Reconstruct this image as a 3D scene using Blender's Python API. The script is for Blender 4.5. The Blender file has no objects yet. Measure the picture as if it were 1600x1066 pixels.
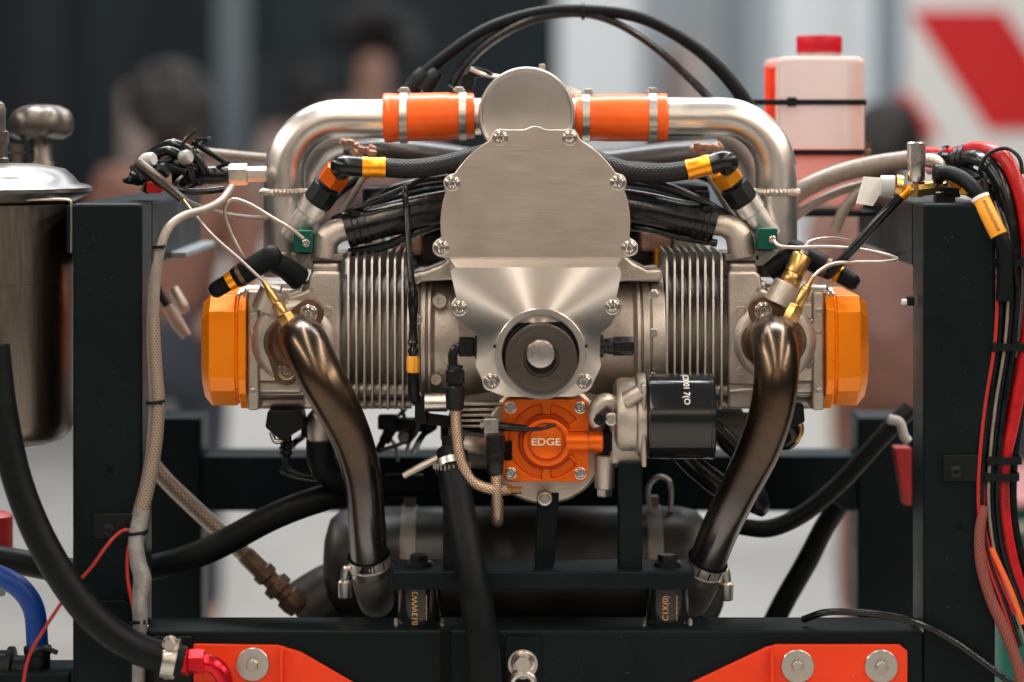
import bpy, bmesh, math, random
from mathutils import Vector, Matrix, Quaternion
random.seed(7)
R = math.radians
scn = bpy.context.scene
COL = scn.collection

# ------------------------------------------------------------------ scale, camera, world, lights
S = 0.0006          # metres for one photo pixel at the engine's front plane
D = 3800.0          # camera distance to that plane, in the same pixels
HOR = 200.0         # photo row of the camera's eye level
CAMH = 1.25         # camera height over the floor

def K(d): return S * (D + d) / D
def W(px, py, d=0.0):
    k = K(d)
    return Vector(((px - 800) * k, d * S, CAMH - (py - HOR) * k))

cam_d = bpy.data.cameras.new('camera'); cam = bpy.data.objects.new('camera', cam_d); COL.objects.link(cam)
cam.location = (0, -D * S, CAMH); cam.rotation_euler = (R(90), 0, 0)
cam_d.sensor_width = 36; cam_d.lens = 36 * D / 1600; cam_d.shift_y = -(533 - HOR) / 1600
cam_d.clip_start = 0.05; cam_d.clip_end = 200
cam_d.dof.use_dof = True; cam_d.dof.focus_distance = D * S + 0.045; cam_d.dof.aperture_fstop = 2.3
scn.camera = cam

world = bpy.data.worlds.new('World'); scn.world = world; world.use_nodes = True
bg = world.node_tree.nodes['Background']; bg.inputs['Color'].default_value = (0.78, 0.91, 1.0, 1); bg.inputs['Strength'].default_value = 0.05

def area(name, loc, target, sx, sy, power, color):
    l = bpy.data.lights.new(name, 'AREA'); l.shape = 'RECTANGLE'; l.size = sx; l.size_y = sy; l.energy = power; l.color = color
    o = bpy.data.objects.new(name, l); COL.objects.link(o); o.location = loc
    o.rotation_euler = (Vector(target) - Vector(loc)).to_track_quat('-Z', 'Y').to_euler(); return o
EC = (0, 0, 1.05)
def tube_lamp(x, y, z, w, ln, power, color):      # ceiling light running along the hall
    l = bpy.data.lights.new('ceiling_lamp', 'AREA'); l.shape = 'RECTANGLE'; l.size = w; l.size_y = ln; l.energy = power; l.color = color
    o = bpy.data.objects.new('ceiling_lamp', l); COL.objects.link(o); o.location = (x, y, z); o.rotation_euler = (0, math.atan2(-x, z - 1.05) * -1, 0); return o
tube_lamp(-0.50, -1.2, 3.1, 0.12, 6.0, 72, (1.0, 0.88, 0.74))
tube_lamp(1.35, -1.2, 3.1, 0.12, 6.0, 84, (1.0, 0.87, 0.73))
tube_lamp(-2.9, -1.2, 2.9, 0.14, 6.0, 120, (1.0, 0.86, 0.72))
tube_lamp(3.0, -1.2, 2.9, 0.14, 6.0, 100, (1.0, 0.86, 0.72))
area('ceiling_lamp', (0.0, 0.95, 3.2), (0, 0.2, 1), 2.6, 0.6, 120, (0.90, 0.96, 1.0))
area('fill_lamp', (0.1, -5.0, 2.5), EC, 3.0, 1.0, 17, (1.0, 0.72, 0.50))  # broad warm fill added behind the camera
area('fill_lamp', (0.2, 4.4, 4.0), (0.2, 4.6, 0), 4.0, 0.8, 96, (0.96, 0.98, 1.0))  # added to brighten the counter and floor behind the engine
area('fill_lamp', (4.0, 7.2, 4.2), (2.6, 10, 1.2), 3.5, 1.2, 235, (0.90, 0.96, 1.0))  # added to light the pale wall and panels in the background
area('fill_lamp', (-2.5, 5.5, 4.2), (-1.2, 8, 0.3), 2.5, 1.2, 50, (0.95, 0.97, 1.0))  # added to light the background on the tank side

scn.view_settings.view_transform = 'Standard'; scn.view_settings.look = 'None'
scn.view_settings.exposure = -0.05; scn.view_settings.gamma = 1.0
scn.cycles.max_bounces = 8; scn.cycles.glossy_bounces = 4; scn.cycles.use_denoising = True
scn.cycles.sample_clamp_indirect = 6

# ------------------------------------------------------------------ materials
class NT:
    def __init__(s, name):
        s.m = bpy.data.materials.new(name); s.m.use_nodes = True; s.t = s.m.node_tree; s.b = s.t.nodes['Principled BSDF']
    def n(s, typ, **kw):
        nd = s.t.nodes.new(typ)
        for k, v in kw.items(): setattr(nd, k, v)
        return nd
    def l(s, a, b): s.t.links.new(a, b)
    def tc(s, which='Object', scale=(1, 1, 1)):
        c = s.n('ShaderNodeTexCoord'); mp = s.n('ShaderNodeMapping'); mp.inputs['Scale'].default_value = scale
        s.l(c.outputs[which], mp.inputs['Vector']); return mp.outputs['Vector']
    def noise(s, scale, vec, detail=4, rough=0.6):
        nd = s.n('ShaderNodeTexNoise'); nd.inputs['Scale'].default_value = scale; nd.inputs['Detail'].default_value = detail
        nd.inputs['Roughness'].default_value = rough; s.l(vec, nd.inputs['Vector']); return nd.outputs['Fac']
    def ramp(s, fac, stops):
        r = s.n('ShaderNodeValToRGB'); e = r.color_ramp.elements
        while len(e) < len(stops): e.new(0.5)
        for i, (p, c) in enumerate(stops): e[i].position = p; e[i].color = (c[0], c[1], c[2], 1)
        s.l(fac, r.inputs['Fac']); return r.outputs['Color']
    def rng(s, fac, a, b):
        r = s.n('ShaderNodeMapRange'); r.inputs['From Min'].default_value = 0.25; r.inputs['From Max'].default_value = 0.75
        r.inputs['To Min'].default_value = a; r.inputs['To Max'].default_value = b
        s.l(fac, r.inputs['Value']); return r.outputs['Result']
    def bump(s, h, strength, dist=0.001):
        b = s.n('ShaderNodeBump'); b.inputs['Strength'].default_value = strength; b.inputs['Distance'].default_value = dist
        s.l(h, b.inputs['Height']); s.l(b.outputs['Normal'], s.b.inputs['Normal'])
    def math(s, op, a, b=None, c=None):
        m = s.n('ShaderNodeMath', operation=op)
        for i, v in enumerate((a, b, c)):
            if v is None: continue
            if isinstance(v, (int, float)): m.inputs[i].default_value = v
            else: s.l(v, m.inputs[i])
        return m.outputs[0]

def mat(name, base, metal=0.0, rough=0.5, rvar=0.0, cvar=0.0, nscale=40, bump=0.0, bscale=600, bdist=0.0004, coat=0.0,
        stretch=(1, 1, 1), aniso=0.0, tangent=None, spec=None, dust=0.0, chips=0.0):
    t = NT(name); b = t.b
    b.inputs['Base Color'].default_value = (*base, 1); b.inputs['Metallic'].default_value = metal; b.inputs['Roughness'].default_value = rough
    if coat: b.inputs['Coat Weight'].default_value = coat; b.inputs['Coat Roughness'].default_value = 0.08
    if spec is not None: b.inputs['Specular IOR Level'].default_value = spec
    v = t.tc('Object', stretch)
    if rvar or cvar or dust:
        f = t.noise(nscale, v, 5, 0.65)
        if rvar: t.l(t.rng(f, max(0.02, rough - rvar), min(1, rough + rvar)), b.inputs['Roughness'])
        if cvar:
            lo = tuple(max(0, c * (1 - cvar)) for c in base); hi = tuple(min(1, c * (1 + cvar)) for c in base)
            t.l(t.ramp(f, [(0.3, lo), (0.7, hi)]), b.inputs['Base Color'])
    if chips:      # sparse dust specks and paint chips
        c = t.noise(420, t.tc('Object'), 2, 0.5); q = t.math('MULTIPLY', t.math('GREATER_THAN', c, 0.735), t.math('GREATER_THAN', t.noise(9, t.tc('Object'), 2, .5), .5))
        mx = t.n('ShaderNodeMix', data_type='RGBA'); t.l(q, mx.inputs['Factor']); src = b.inputs['Base Color'].links[0].from_socket; t.l(src, mx.inputs[6]); mx.inputs[7].default_value = (chips, chips, chips, 1); t.l(mx.outputs[2], b.inputs['Base Color'])
    if bump: t.bump(t.noise(bscale, v, 3, 0.6), bump, bdist)
    if aniso:
        b.inputs['Anisotropic'].default_value = aniso; b.inputs['Anisotropic Rotation'].default_value = 0.25
        tg = t.n('ShaderNodeTangent')
        if tangent in ('X', 'Y', 'Z'): tg.direction_type = 'RADIAL'; tg.axis = tangent
        else: tg.direction_type = 'UV_MAP'
        t.l(tg.outputs['Tangent'], b.inputs['Tangent'])
    return t.m

def braid_mat(name, lo, hi, metal, rough, N=9, strength=0.7, dist=0.0008):
    t = NT(name); b = t.b
    uv = t.n('ShaderNodeUVMap'); sp = t.n('ShaderNodeSeparateXYZ'); t.l(uv.outputs['UV'], sp.inputs[0])
    u, v = sp.outputs[0], sp.outputs[1]
    un = t.math('MULTIPLY', u, 2 * math.pi * N); vn = t.math('MULTIPLY', v, 2 * math.pi * N * 0.8)
    s1 = t.math('SINE', t.math('ADD', un, vn)); s2 = t.math('SINE', t.math('SUBTRACT', un, vn))
    h = t.math('MULTIPLY', t.math('ADD', t.math('MAXIMUM', s1, s2), 0.4), 0.7)
    t.l(t.ramp(h, [(0.05, lo), (0.75, hi)]), b.inputs['Base Color'])
    b.inputs['Metallic'].default_value = metal; b.inputs['Roughness'].default_value = rough
    t.bump(h, strength, dist)
    if metal < .15: b.inputs['Specular IOR Level'].default_value = 0.25
    return t.m

M = {}
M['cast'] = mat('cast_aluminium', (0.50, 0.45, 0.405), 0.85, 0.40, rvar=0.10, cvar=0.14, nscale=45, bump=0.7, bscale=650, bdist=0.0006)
M['cast_dark'] = mat('dark_cast_aluminium', (0.20, 0.185, 0.17), 0.75, 0.50, rvar=0.10, cvar=0.25, nscale=30, bump=0.5, bscale=1300, bdist=0.0005)  # darker tone of the cast aluminium
M['fin'] = mat('machined_fin_aluminium', (0.46, 0.43, 0.40), 0.95, 0.36, rvar=0.08, cvar=0.10, nscale=90, bump=0.2, bscale=900, stretch=(1, 1, 6))
M['machined'] = mat('machined_aluminium', (0.66, 0.62, 0.585), 1.0, 0.32, rvar=0.04, nscale=60)
M['turned'] = mat('turned_aluminium', (0.74, 0.70, 0.66), 1.0, 0.36, aniso=0.95, tangent='Y')
M['tube'] = mat('satin_aluminium_tube', (0.66, 0.635, 0.605), 1.0, 0.34, rvar=0.06, cvar=0.05, nscale=14, bump=0.10, bscale=700)
M['drum'] = mat('satin_drum_aluminium', (0.43, 0.41, 0.39), 1.0, 0.40, rvar=0.05, cvar=0.05, nscale=14)
M['collar'] = mat('dull_silver_collar', (0.66, 0.63, 0.61), 0.75, 0.33, rvar=0.06, cvar=0.15, nscale=40)
M['steel'] = mat('bright_steel', (0.58, 0.56, 0.54), 1.0, 0.30, rvar=0.06, nscale=200)
M['zinc'] = mat('zinc_plated_steel', (0.55, 0.53, 0.50), 1.0, 0.34, rvar=0.1, nscale=150)
M['stainless'] = mat('brushed_stainless', (0.20, 0.175, 0.15), 1.0, 0.33, rvar=0.05, cvar=0.12, nscale=60, stretch=(8, 8, 0.4))
M['lid'] = mat('satin_lid_steel', (0.25, 0.24, 0.235), 1.0, 0.30, rvar=0.06, nscale=30)
M['darksteel'] = mat('oiled_dark_steel', (0.11, 0.098, 0.088), 1.0, 0.40, rvar=0.06, nscale=200)
M['orange_ano'] = mat('orange_anodised_aluminium', (1.0, 0.262, 0.002), 0.22, 0.29, rvar=0.03, nscale=60)
M['deep_orange'] = mat('deep_orange_anodised', (0.74, 0.122, 0.005), 0.65, 0.40, rvar=0.06, nscale=90)
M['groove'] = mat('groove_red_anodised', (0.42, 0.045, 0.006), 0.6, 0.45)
M['gold_ano'] = mat('gold_orange_anodised', (0.95, 0.36, 0.02), 0.8, 0.32)
M['brass'] = mat('brass', (0.60, 0.37, 0.13), 1.0, 0.30, cvar=0.10, nscale=120)
M['copper'] = mat('dull_copper', (0.55, 0.33, 0.25), 0.8, 0.45, rvar=0.1, cvar=0.3, nscale=60)
M['silicone'] = mat('orange_silicone', (0.84, 0.108, 0.006), 0.0, 0.34, rvar=0.06, cvar=0.08, nscale=50, coat=0.12, bump=0.12, bscale=350, spec=.4)
M['rubber'] = mat('black_rubber', (0.003, 0.0047, 0.006), 0.0, 0.48, rvar=0.1, cvar=0.3, nscale=60, bump=0.15, bscale=900, spec=0.14)
M['gloss'] = mat('glossy_black_hose', (0.004, 0.0055, 0.007), 0.0, 0.24, rvar=0.12, cvar=0.3, nscale=50, bump=0.25, bscale=260, spec=0.4)
M['plastic'] = mat('black_plastic', (0.004, 0.006, 0.0075), 0.0, 0.38, rvar=0.08, nscale=100, bump=0.1, bscale=900, spec=0.22)
M['blk_ano'] = mat('black_anodised', (0.012, 0.013, 0.015), 0.3, 0.28, rvar=0.05, nscale=100, spec=0.4)
M['powder'] = mat('black_powder_coat', (0.0034, 0.0074, 0.0090), 0.0, 0.40, rvar=0.12, cvar=0.2, nscale=9, bump=0.22, bscale=1300, bdist=0.0004, spec=0.11, chips=0.06)
M['filter'] = mat('glossy_black_paint', (0.009, 0.010, 0.012), 0.0, 0.16, rvar=0.05, nscale=25, coat=0.15, bump=0.12, bscale=70, spec=0.45)
M['red_steel'] = mat('orange_red_powder_coat', (0.70, 0.043, 0.008), 0.0, 0.40, rvar=0.08, cvar=0.06, nscale=20, bump=0.14, bscale=1100, spec=.3, chips=0.25)
M['red_ano'] = mat('red_anodised', (0.62, 0.012, 0.025), 0.75, 0.24, rvar=0.04, nscale=80)
M['red_cable'] = mat('red_cable_jacket', (0.38, 0.008, 0.011), 0.0, 0.32, rvar=0.08, cvar=0.2, nscale=60, bump=0.15, bscale=300, spec=.4)
M['dark_red_wire'] = mat('dull_red_wire', (0.34, 0.02, 0.02), 0.0, 0.4)
M['pink_cable'] = mat('faded_red_cable', (0.36, 0.16, 0.17), 0.0, 0.42, cvar=0.3, nscale=120)
M['orange_cable'] = mat('orange_wire', (0.72, 0.12, 0.03), 0.0, 0.4)
M['blue'] = mat('blue_hose', (0.003, 0.04, 0.23), 0.0, 0.40, rvar=0.05, nscale=60, spec=.3)
M['grey_cable'] = mat('grey_cable', (0.20, 0.172, 0.15), 0.1, 0.40, cvar=0.2, nscale=120)
M['foil'] = mat('creased_grey_wrap', (0.26, 0.255, 0.25), 0.3, 0.36, rvar=0.12, cvar=0.3, nscale=90, bump=0.9, bscale=110, bdist=0.002)
M['wire'] = mat('steel_sheathed_wire', (0.42, 0.365, 0.325), 0.8, 0.36)
M['green'] = mat('green_anodised', (0.003, 0.085, 0.062), 0.4, 0.34, rvar=0.05)
M['rust'] = mat('heat_browned_steel', (0.15, 0.092, 0.06), 0.75, 0.42, rvar=0.12, cvar=0.4, nscale=60, bump=0.3, bscale=600)
M['muffler'] = mat('dark_muffler_steel', (0.03, 0.029, 0.029), 0.5, 0.42, rvar=0.1, cvar=0.2, nscale=12)
M['flatblack'] = mat('shadow_black', (0.003, 0.0035, 0.004), 0.0, 0.7, spec=0.08)
M['bolt'] = mat('socket_bolt_steel', (0.60, 0.56, 0.52), 1.0, 0.25, rvar=0.08, nscale=300)
M['brown_bolt'] = mat('browned_bolt_steel', (0.45, 0.32, 0.23), 1.0, 0.3, rvar=0.1, cvar=0.2, nscale=300)
M['yellow'] = mat('yellow_label_sleeve', (0.86, 0.36, 0.03), 0.0, 0.4)
M['ink'] = mat('dark_print', (0.03, 0.02, 0.012), 0.0, 0.5)
M['white_ink'] = mat('white_print', (0.8, 0.8, 0.78), 0.0, 0.5)
M['gold_ink'] = mat('gold_print', (0.70, 0.36, 0.14), 0.3, 0.45)
M['pale_ink'] = mat('pale_engraving', (0.92, 0.74, 0.50), 0.3, 0.4)
M['white'] = mat('white_tape', (0.74, 0.74, 0.72), 0.0, 0.5, bump=0.3, bscale=200)
M['grey_plastic'] = mat('grey_plastic', (0.38, 0.39, 0.40), 0.0, 0.4)
M['duct'] = mat('satin_carbon_duct', (0.035, 0.032, 0.032), 0.0, 0.3, rvar=0.08, cvar=0.3, nscale=18, spec=0.35)
M['redcap'] = mat('red_bottle_cap', (0.40, 0.004, 0.016), 0.0, 0.38, spec=.3)
M['liquid'] = mat('orange_coolant', (0.95, 0.055, 0.015), 0.0, 0.25)
M['braid_steel'] = braid_mat('braided_steel', (0.10, 0.06, 0.04), (0.60, 0.44, 0.33), 0.9, 0.34, 11, 0.7, 0.0004)
M['braid_black'] = braid_mat('braided_black_nylon', (0.003, 0.003, 0.004), (0.013, 0.014, 0.016), 0.0, 0.36, 17, 0.8, 0.0004)
M['braid_tan'] = braid_mat('braided_tan_sleeve', (0.10, 0.075, 0.06), (0.34, 0.27, 0.22), 0.5, 0.35, 12, 0.7, 0.0004)
M['braid_red'] = braid_mat('braided_red_sleeve', (0.03, 0.012, 0.012), (0.30, 0.09, 0.075), 0.1, 0.42, 11, 0.7, 0.0004)
# heat tinted exhaust: bronze at the port, blue black further down the pipe (v runs along the pipe)
def exhaust_mat():
    t = NT('heat_tinted_exhaust'); b = t.b
    uv = t.n('ShaderNodeUVMap'); sp = t.n('ShaderNodeSeparateXYZ'); t.l(uv.outputs['UV'], sp.inputs[0])
    nz = t.noise(26, t.tc('Object'), 5, 0.65)
    f = t.math('MULTIPLY_ADD', nz, 0.35, t.math('MULTIPLY_ADD', sp.outputs[1], 0.95, -0.17))
    t.l(t.ramp(f, [(0.0, (0.15, 0.135, 0.125)), (0.12, (0.10, 0.08, 0.066)), (0.32, (0.098, 0.067, 0.044)), (0.50, (0.078, 0.055, 0.04)), (0.64, (0.062, 0.053, 0.049)), (0.85, (0.16, 0.153, 0.15))]), b.inputs['Base Color'])
    b.inputs['Metallic'].default_value = 0.95
    t.l(t.rng(nz, 0.19, 0.31), b.inputs['Roughness']); return t.m
M['exhaust'] = exhaust_mat()
# horizontally brushed plate, smeared by handling
def brushed_mat():
    t = NT('brushed_aluminium_plate'); b = t.b
    v = t.tc('Object', (3, 3, 200)); n1 = t.noise(9, v, 5, 0.7)
    n2 = t.noise(22, t.tc('Object', (1, 1, 1.6)), 4, 0.6)
    m = t.math('MULTIPLY_ADD', n1, 0.7, t.math('MULTIPLY', n2, 0.3))
    t.l(t.ramp(m, [(0.32, (0.50, 0.45, 0.41)), (0.66, (0.66, 0.60, 0.55))]), b.inputs['Base Color'])
    b.inputs['Metallic'].default_value = 1.0
    t.l(t.rng(m, 0.32, 0.44), b.inputs['Roughness']); t.bump(n1, 0.12, 0.0003); return t.m
M['brushed'] = brushed_mat()
def bottle_mat():
    t = NT('milky_bottle_plastic'); b = t.b
    b.inputs['Base Color'].default_value = (0.96, 0.85, 0.82, 1); b.inputs['Roughness'].default_value = 0.25
    b.inputs['Transmission Weight'].default_value = 0.68; b.inputs['IOR'].default_value = 1.12
    return t.m
M['bottle'] = bottle_mat()
# ------------------------------------------------------------------ mesh helpers
INT = {}            # object -> intended world position of its origin
class MB:
    def __init__(s): s.v = []; s.f = []; s.uv = []; s.flat = []
    def add(s, vs, fs, uvs=None):
        o = len(s.v); s.v += [Vector(v) for v in vs]
        for i, f in enumerate(fs):
            s.f.append([o + k for k in f]); s.uv.append(uvs[i] if uvs else None)
        return s
    def rings(s, rings, cap=(True, True), closed_u=True, uvv=None):
        n = len(rings[0]); vs = [p for r in rings for p in r]; fs = []; uvs = []
        for i in range(len(rings) - 1):
            for j in range(n if closed_u else n - 1):
                k = (j + 1) % n
                fs.append([i * n + j, i * n + k, (i + 1) * n + k, (i + 1) * n + j])
                a, b = (uvv[i], uvv[i + 1]) if uvv else (i, i + 1)
                uvs.append([(j / n, a), ((j + 1) / n, a), ((j + 1) / n, b), (j / n, b)])
        if cap[0]: fs.append(list(range(n - 1, -1, -1))); uvs.append(None)
        if cap[1]: fs.append([(len(rings) - 1) * n + j for j in range(n)]); uvs.append(None)
        return s.add(vs, fs, uvs)
    def tube(s, pts, rad, n=18, cap=(True, True), vscale=None):
        m = len(pts); rad = rad if isinstance(rad, list) else [rad] * m
        tg = [(pts[min(i + 1, m - 1)] - pts[max(i - 1, 0)]).normalized() for i in range(m)]
        up = Vector((0, 0, 1)) if abs(tg[0].z) < 0.9 else Vector((0, 1, 0))
        nr = (up - tg[0] * up.dot(tg[0])).normalized(); rings = []; vv = []; acc = 0
        for i in range(m):
            if i:
                q = tg[i - 1].rotation_difference(tg[i]); nr = q @ nr; nr = (nr - tg[i] * nr.dot(tg[i])).normalized()
                acc += (pts[i] - pts[i - 1]).length
            bn = tg[i].cross(nr)
            rings.append([pts[i] + (nr * math.cos(2 * math.pi * j / n) + bn * math.sin(2 * math.pi * j / n)) * rad[i] for j in range(n)])
            vv.append(acc)
        sc = vscale if vscale else 1.0 / (2 * math.pi * max(rad))
        if vscale == 'unit': sc = 1.0 / acc
        return s.rings(rings, cap, True, [x * sc for x in vv])
    def path(s, ctrl, r, n=18, seg=8, cap=(True, True), vscale=None):
        """ctrl: (px, py, d[, radius in px]); a smooth tube through them"""
        P = [W(*c[:3]) for c in ctrl]; RR = [(c[3] if len(c) > 3 else r) * K(c[2]) for c in ctrl]
        pts, rs = spline(P, RR, seg); return s.tube(pts, rs, n, cap, vscale)
    def lathe(s, o, axis, prof, n=24, phase=0.0, cap=(True, True)):
        ax = Vector(axis).normalized(); up = Vector((0, 0, 1)) if abs(ax.z) < 0.9 else Vector((0, 1, 0))
        a = (up - ax * up.dot(ax)).normalized(); b = ax.cross(a); o = Vector(o)
        rings = [[o + ax * h + (a * math.cos(phase + 2 * math.pi * j / n) + b * math.sin(phase + 2 * math.pi * j / n)) * max(r, 1e-6) for j in range(n)] for r, h in prof]
        return s.rings(rings, cap)
    def box(s, x0, x1, y0, y1, d0, d1, dref=None):
        """photo rectangle x0..x1, y0..y1 read at depth dref (the front d0 by default)"""
        dref = d0 if dref is None else dref
        a, b = W(x0, y1, dref), W(x1, y0, dref); ya, yb = d0 * S, d1 * S
        vs = [(x, y, z) for z in (a.z, b.z) for y in (ya, yb) for x in (a.x, b.x)]
        return s.add(vs, [[0, 2, 3, 1], [4, 5, 7, 6], [0, 1, 5, 4], [1, 3, 7, 5], [3, 2, 6, 7], [2, 0, 4, 6]])
    def wbox(s, c, size, rot=None):
        vs = [Vector((x * size[0] / 2, y * size[1] / 2, z * size[2] / 2)) for z in (-1, 1) for y in (-1, 1) for x in (-1, 1)]
        if rot is not None: vs = [rot @ v for v in vs]
        return s.add([Vector(c) + v for v in vs], [[0, 2, 3, 1], [4, 5, 7, 6], [0, 1, 5, 4], [1, 3, 7, 5], [3, 2, 6, 7], [2, 0, 4, 6]])
    def prism(s, poly, d0, d1, dref=None):
        dref = d0 if dref is None else dref
        A = [W(x, y, dref) for x, y in poly]; n = len(A)
        if sum((poly[i][0] * poly[(i + 1) % n][1] - poly[(i + 1) % n][0] * poly[i][1]) for i in range(n)) > 0: A.reverse()
        F = [Vector((p.x, d0 * S, p.z)) for p in A]; B = [Vector((p.x, d1 * S, p.z)) for p in A]
        fs = [list(range(n - 1, -1, -1)), list(range(n, 2 * n))] + [[i, (i + 1) % n, n + (i + 1) % n, n + i] for i in range(n)]
        return s.add(F + B, fs)
    def ring_plate(s, poly, c, r, d0, d1, dref=None):
        """prism with a round hole; poly is star shaped round c"""
        dref = d0 if dref is None else dref
        O = [W(x, y, dref) for x, y in poly]; C = W(c[0], c[1], dref); k = K(dref); n = len(O)
        if sum((poly[i][0] * poly[(i + 1) % n][1] - poly[(i + 1) % n][0] * poly[i][1]) for i in range(n)) > 0: O.reverse()
        I = [C + Vector((p.x - C.x, 0, p.z - C.z)).normalized() * r * k for p in O]
        ring = lambda L, d: [Vector((p.x, d * S, p.z)) for p in L]
        vs = ring(O, d0) + ring(I, d0) + ring(O, d1) + ring(I, d1); fs = []
        for i in range(n):
            j = (i + 1) % n
            fs += [[j, i, n + i, n + j], [2 * n + i, 2 * n + j, 3 * n + j, 3 * n + i], [i, j, 2 * n + j, 2 * n + i], [n + j, n + i, 3 * n + i, 3 * n + j]]
        return s.add(vs, fs)
    def build(s, name, m, parent=None, bevel=0.0, seg=2, sharp=38, origin=None, subsurf=0):
        me = bpy.data.meshes.new(name)
        xs = [v.x for v in s.v]; ys = [v.y for v in s.v]; zs = [v.z for v in s.v]
        c = Vector(((min(xs) + max(xs)) / 2, (min(ys) + max(ys)) / 2, (min(zs) + max(zs)) / 2)) if origin is None else Vector(origin)
        me.from_pydata([v - c for v in s.v], [], s.f)
        ul = me.uv_layers.new(name='UVMap'); d = ul.data
        for p, uv in zip(me.polygons, s.uv):
            if uv:
                for li, t in zip(p.loop_indices, uv): d[li].uv = t
        me.materials.append(M[m] if isinstance(m, str) else m)
        bm = bmesh.new(); bm.from_mesh(me); bmesh.ops.remove_doubles(bm, verts=bm.verts, dist=1e-7); bmesh.ops.recalc_face_normals(bm, faces=bm.faces); bm.to_mesh(me); bm.free()
        for p in me.polygons: p.use_smooth = True
        me.set_sharp_from_angle(angle=R(sharp))
        o = bpy.data.objects.new(name, me); COL.objects.link(o); INT[o] = c; o.location = c
        if parent is not None: o.parent = parent
        if subsurf: sm = o.modifiers.new('sub', 'SUBSURF'); sm.levels = sm.render_levels = subsurf
        if bevel:
            bv = o.modifiers.new('bevel', 'BEVEL'); bv.width = bevel; bv.segments = seg; bv.limit_method = 'ANGLE'; bv.angle_limit = R(sharp); bv.harden_normals = True
        return o

def spline(P, RR, seg):
    if len(P) == 2:
        return [P[0].lerp(P[1], i / seg) for i in range(seg + 1)], [RR[0] + (RR[1] - RR[0]) * i / seg for i in range(seg + 1)]
    pts, rs = [], []; n = len(P)
    for i in range(n - 1):
        p0, p1, p2, p3 = P[max(i - 1, 0)], P[i], P[i + 1], P[min(i + 2, n - 1)]
        if i == 0: p0 = p1 * 2 - p2
        if i == n - 2: p3 = p2 * 2 - p1
        t0 = 0; t1 = t0 + max((p1 - p0).length, 1e-6) ** 0.5; t2 = t1 + max((p2 - p1).length, 1e-6) ** 0.5; t3 = t2 + max((p3 - p2).length, 1e-6) ** 0.5
        for k in range(seg):
            t = t1 + (t2 - t1) * k / seg
            a1 = p0 * ((t1 - t) / (t1 - t0)) + p1 * ((t - t0) / (t1 - t0)); a2 = p1 * ((t2 - t) / (t2 - t1)) + p2 * ((t - t1) / (t2 - t1)); a3 = p2 * ((t3 - t) / (t3 - t2)) + p3 * ((t - t2) / (t3 - t2))
            b1 = a1 * ((t2 - t) / (t2 - t0)) + a2 * ((t - t0) / (t2 - t0)); b2 = a2 * ((t3 - t) / (t3 - t1)) + a3 * ((t - t1) / (t3 - t1))
            pts.append(b1 * ((t2 - t) / (t2 - t1)) + b2 * ((t - t1) / (t2 - t1))); rs.append(RR[i] + (RR[i + 1] - RR[i]) * k / seg)
    pts.append(P[-1]); rs.append(RR[-1]); return pts, rs

def tag(o, label=None, cat=None, group=None, kind=None):
    if label: o['label'] = label
    if cat: o['category'] = cat
    if group: o['group'] = group
    if kind: o['kind'] = kind
    return o
ROOTS = []
def thing(name, label, cat, group=None):
    o = bpy.data.objects.new(name, None); COL.objects.link(o); o.empty_display_size = 0.02; ROOTS.append(o)
    return tag(o, label, cat, group)
def solo(o, label, cat, group=None): return tag(o, label, cat, group)
def copy_part(src, name, loc, parent, scale=None, quat=None):
    o = src.copy(); o.name = name; COL.objects.link(o); o.parent = parent; INT[o] = Vector(loc); o.location = loc
    if '_proto' in o.keys(): del o['_proto']
    if scale is not None: o.scale = (scale,) * 3
    if quat is not None: o.rotation_mode = 'QUATERNION'; o.rotation_quaternion = quat
    return o
def finalise():
    kids = {}
    for o in COL.objects:
        if o.parent: kids.setdefault(o.parent, []).append(o)
    def desc(o):
        for c in kids.get(o, []):
            yield c; yield from desc(c)
    for r in ROOTS:
        lo = Vector((1e9,) * 3); hi = Vector((-1e9,) * 3)
        for c in desc(r):
            if not c.data: continue
            for v in c.bound_box:
                p = INT[c] + (c.rotation_quaternion if c.rotation_mode == 'QUATERNION' else Quaternion()) @ Vector([a * b for a, b in zip(v, c.scale)])
                lo = Vector(map(min, lo, p)); hi = Vector(map(max, hi, p))
        r.location = INT[r] = Vector(((lo.x + hi.x) / 2, (lo.y + hi.y) / 2, lo.z))
    for o in list(COL.objects):
        if o.parent: o.location = INT[o] - INT[o.parent]

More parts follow.
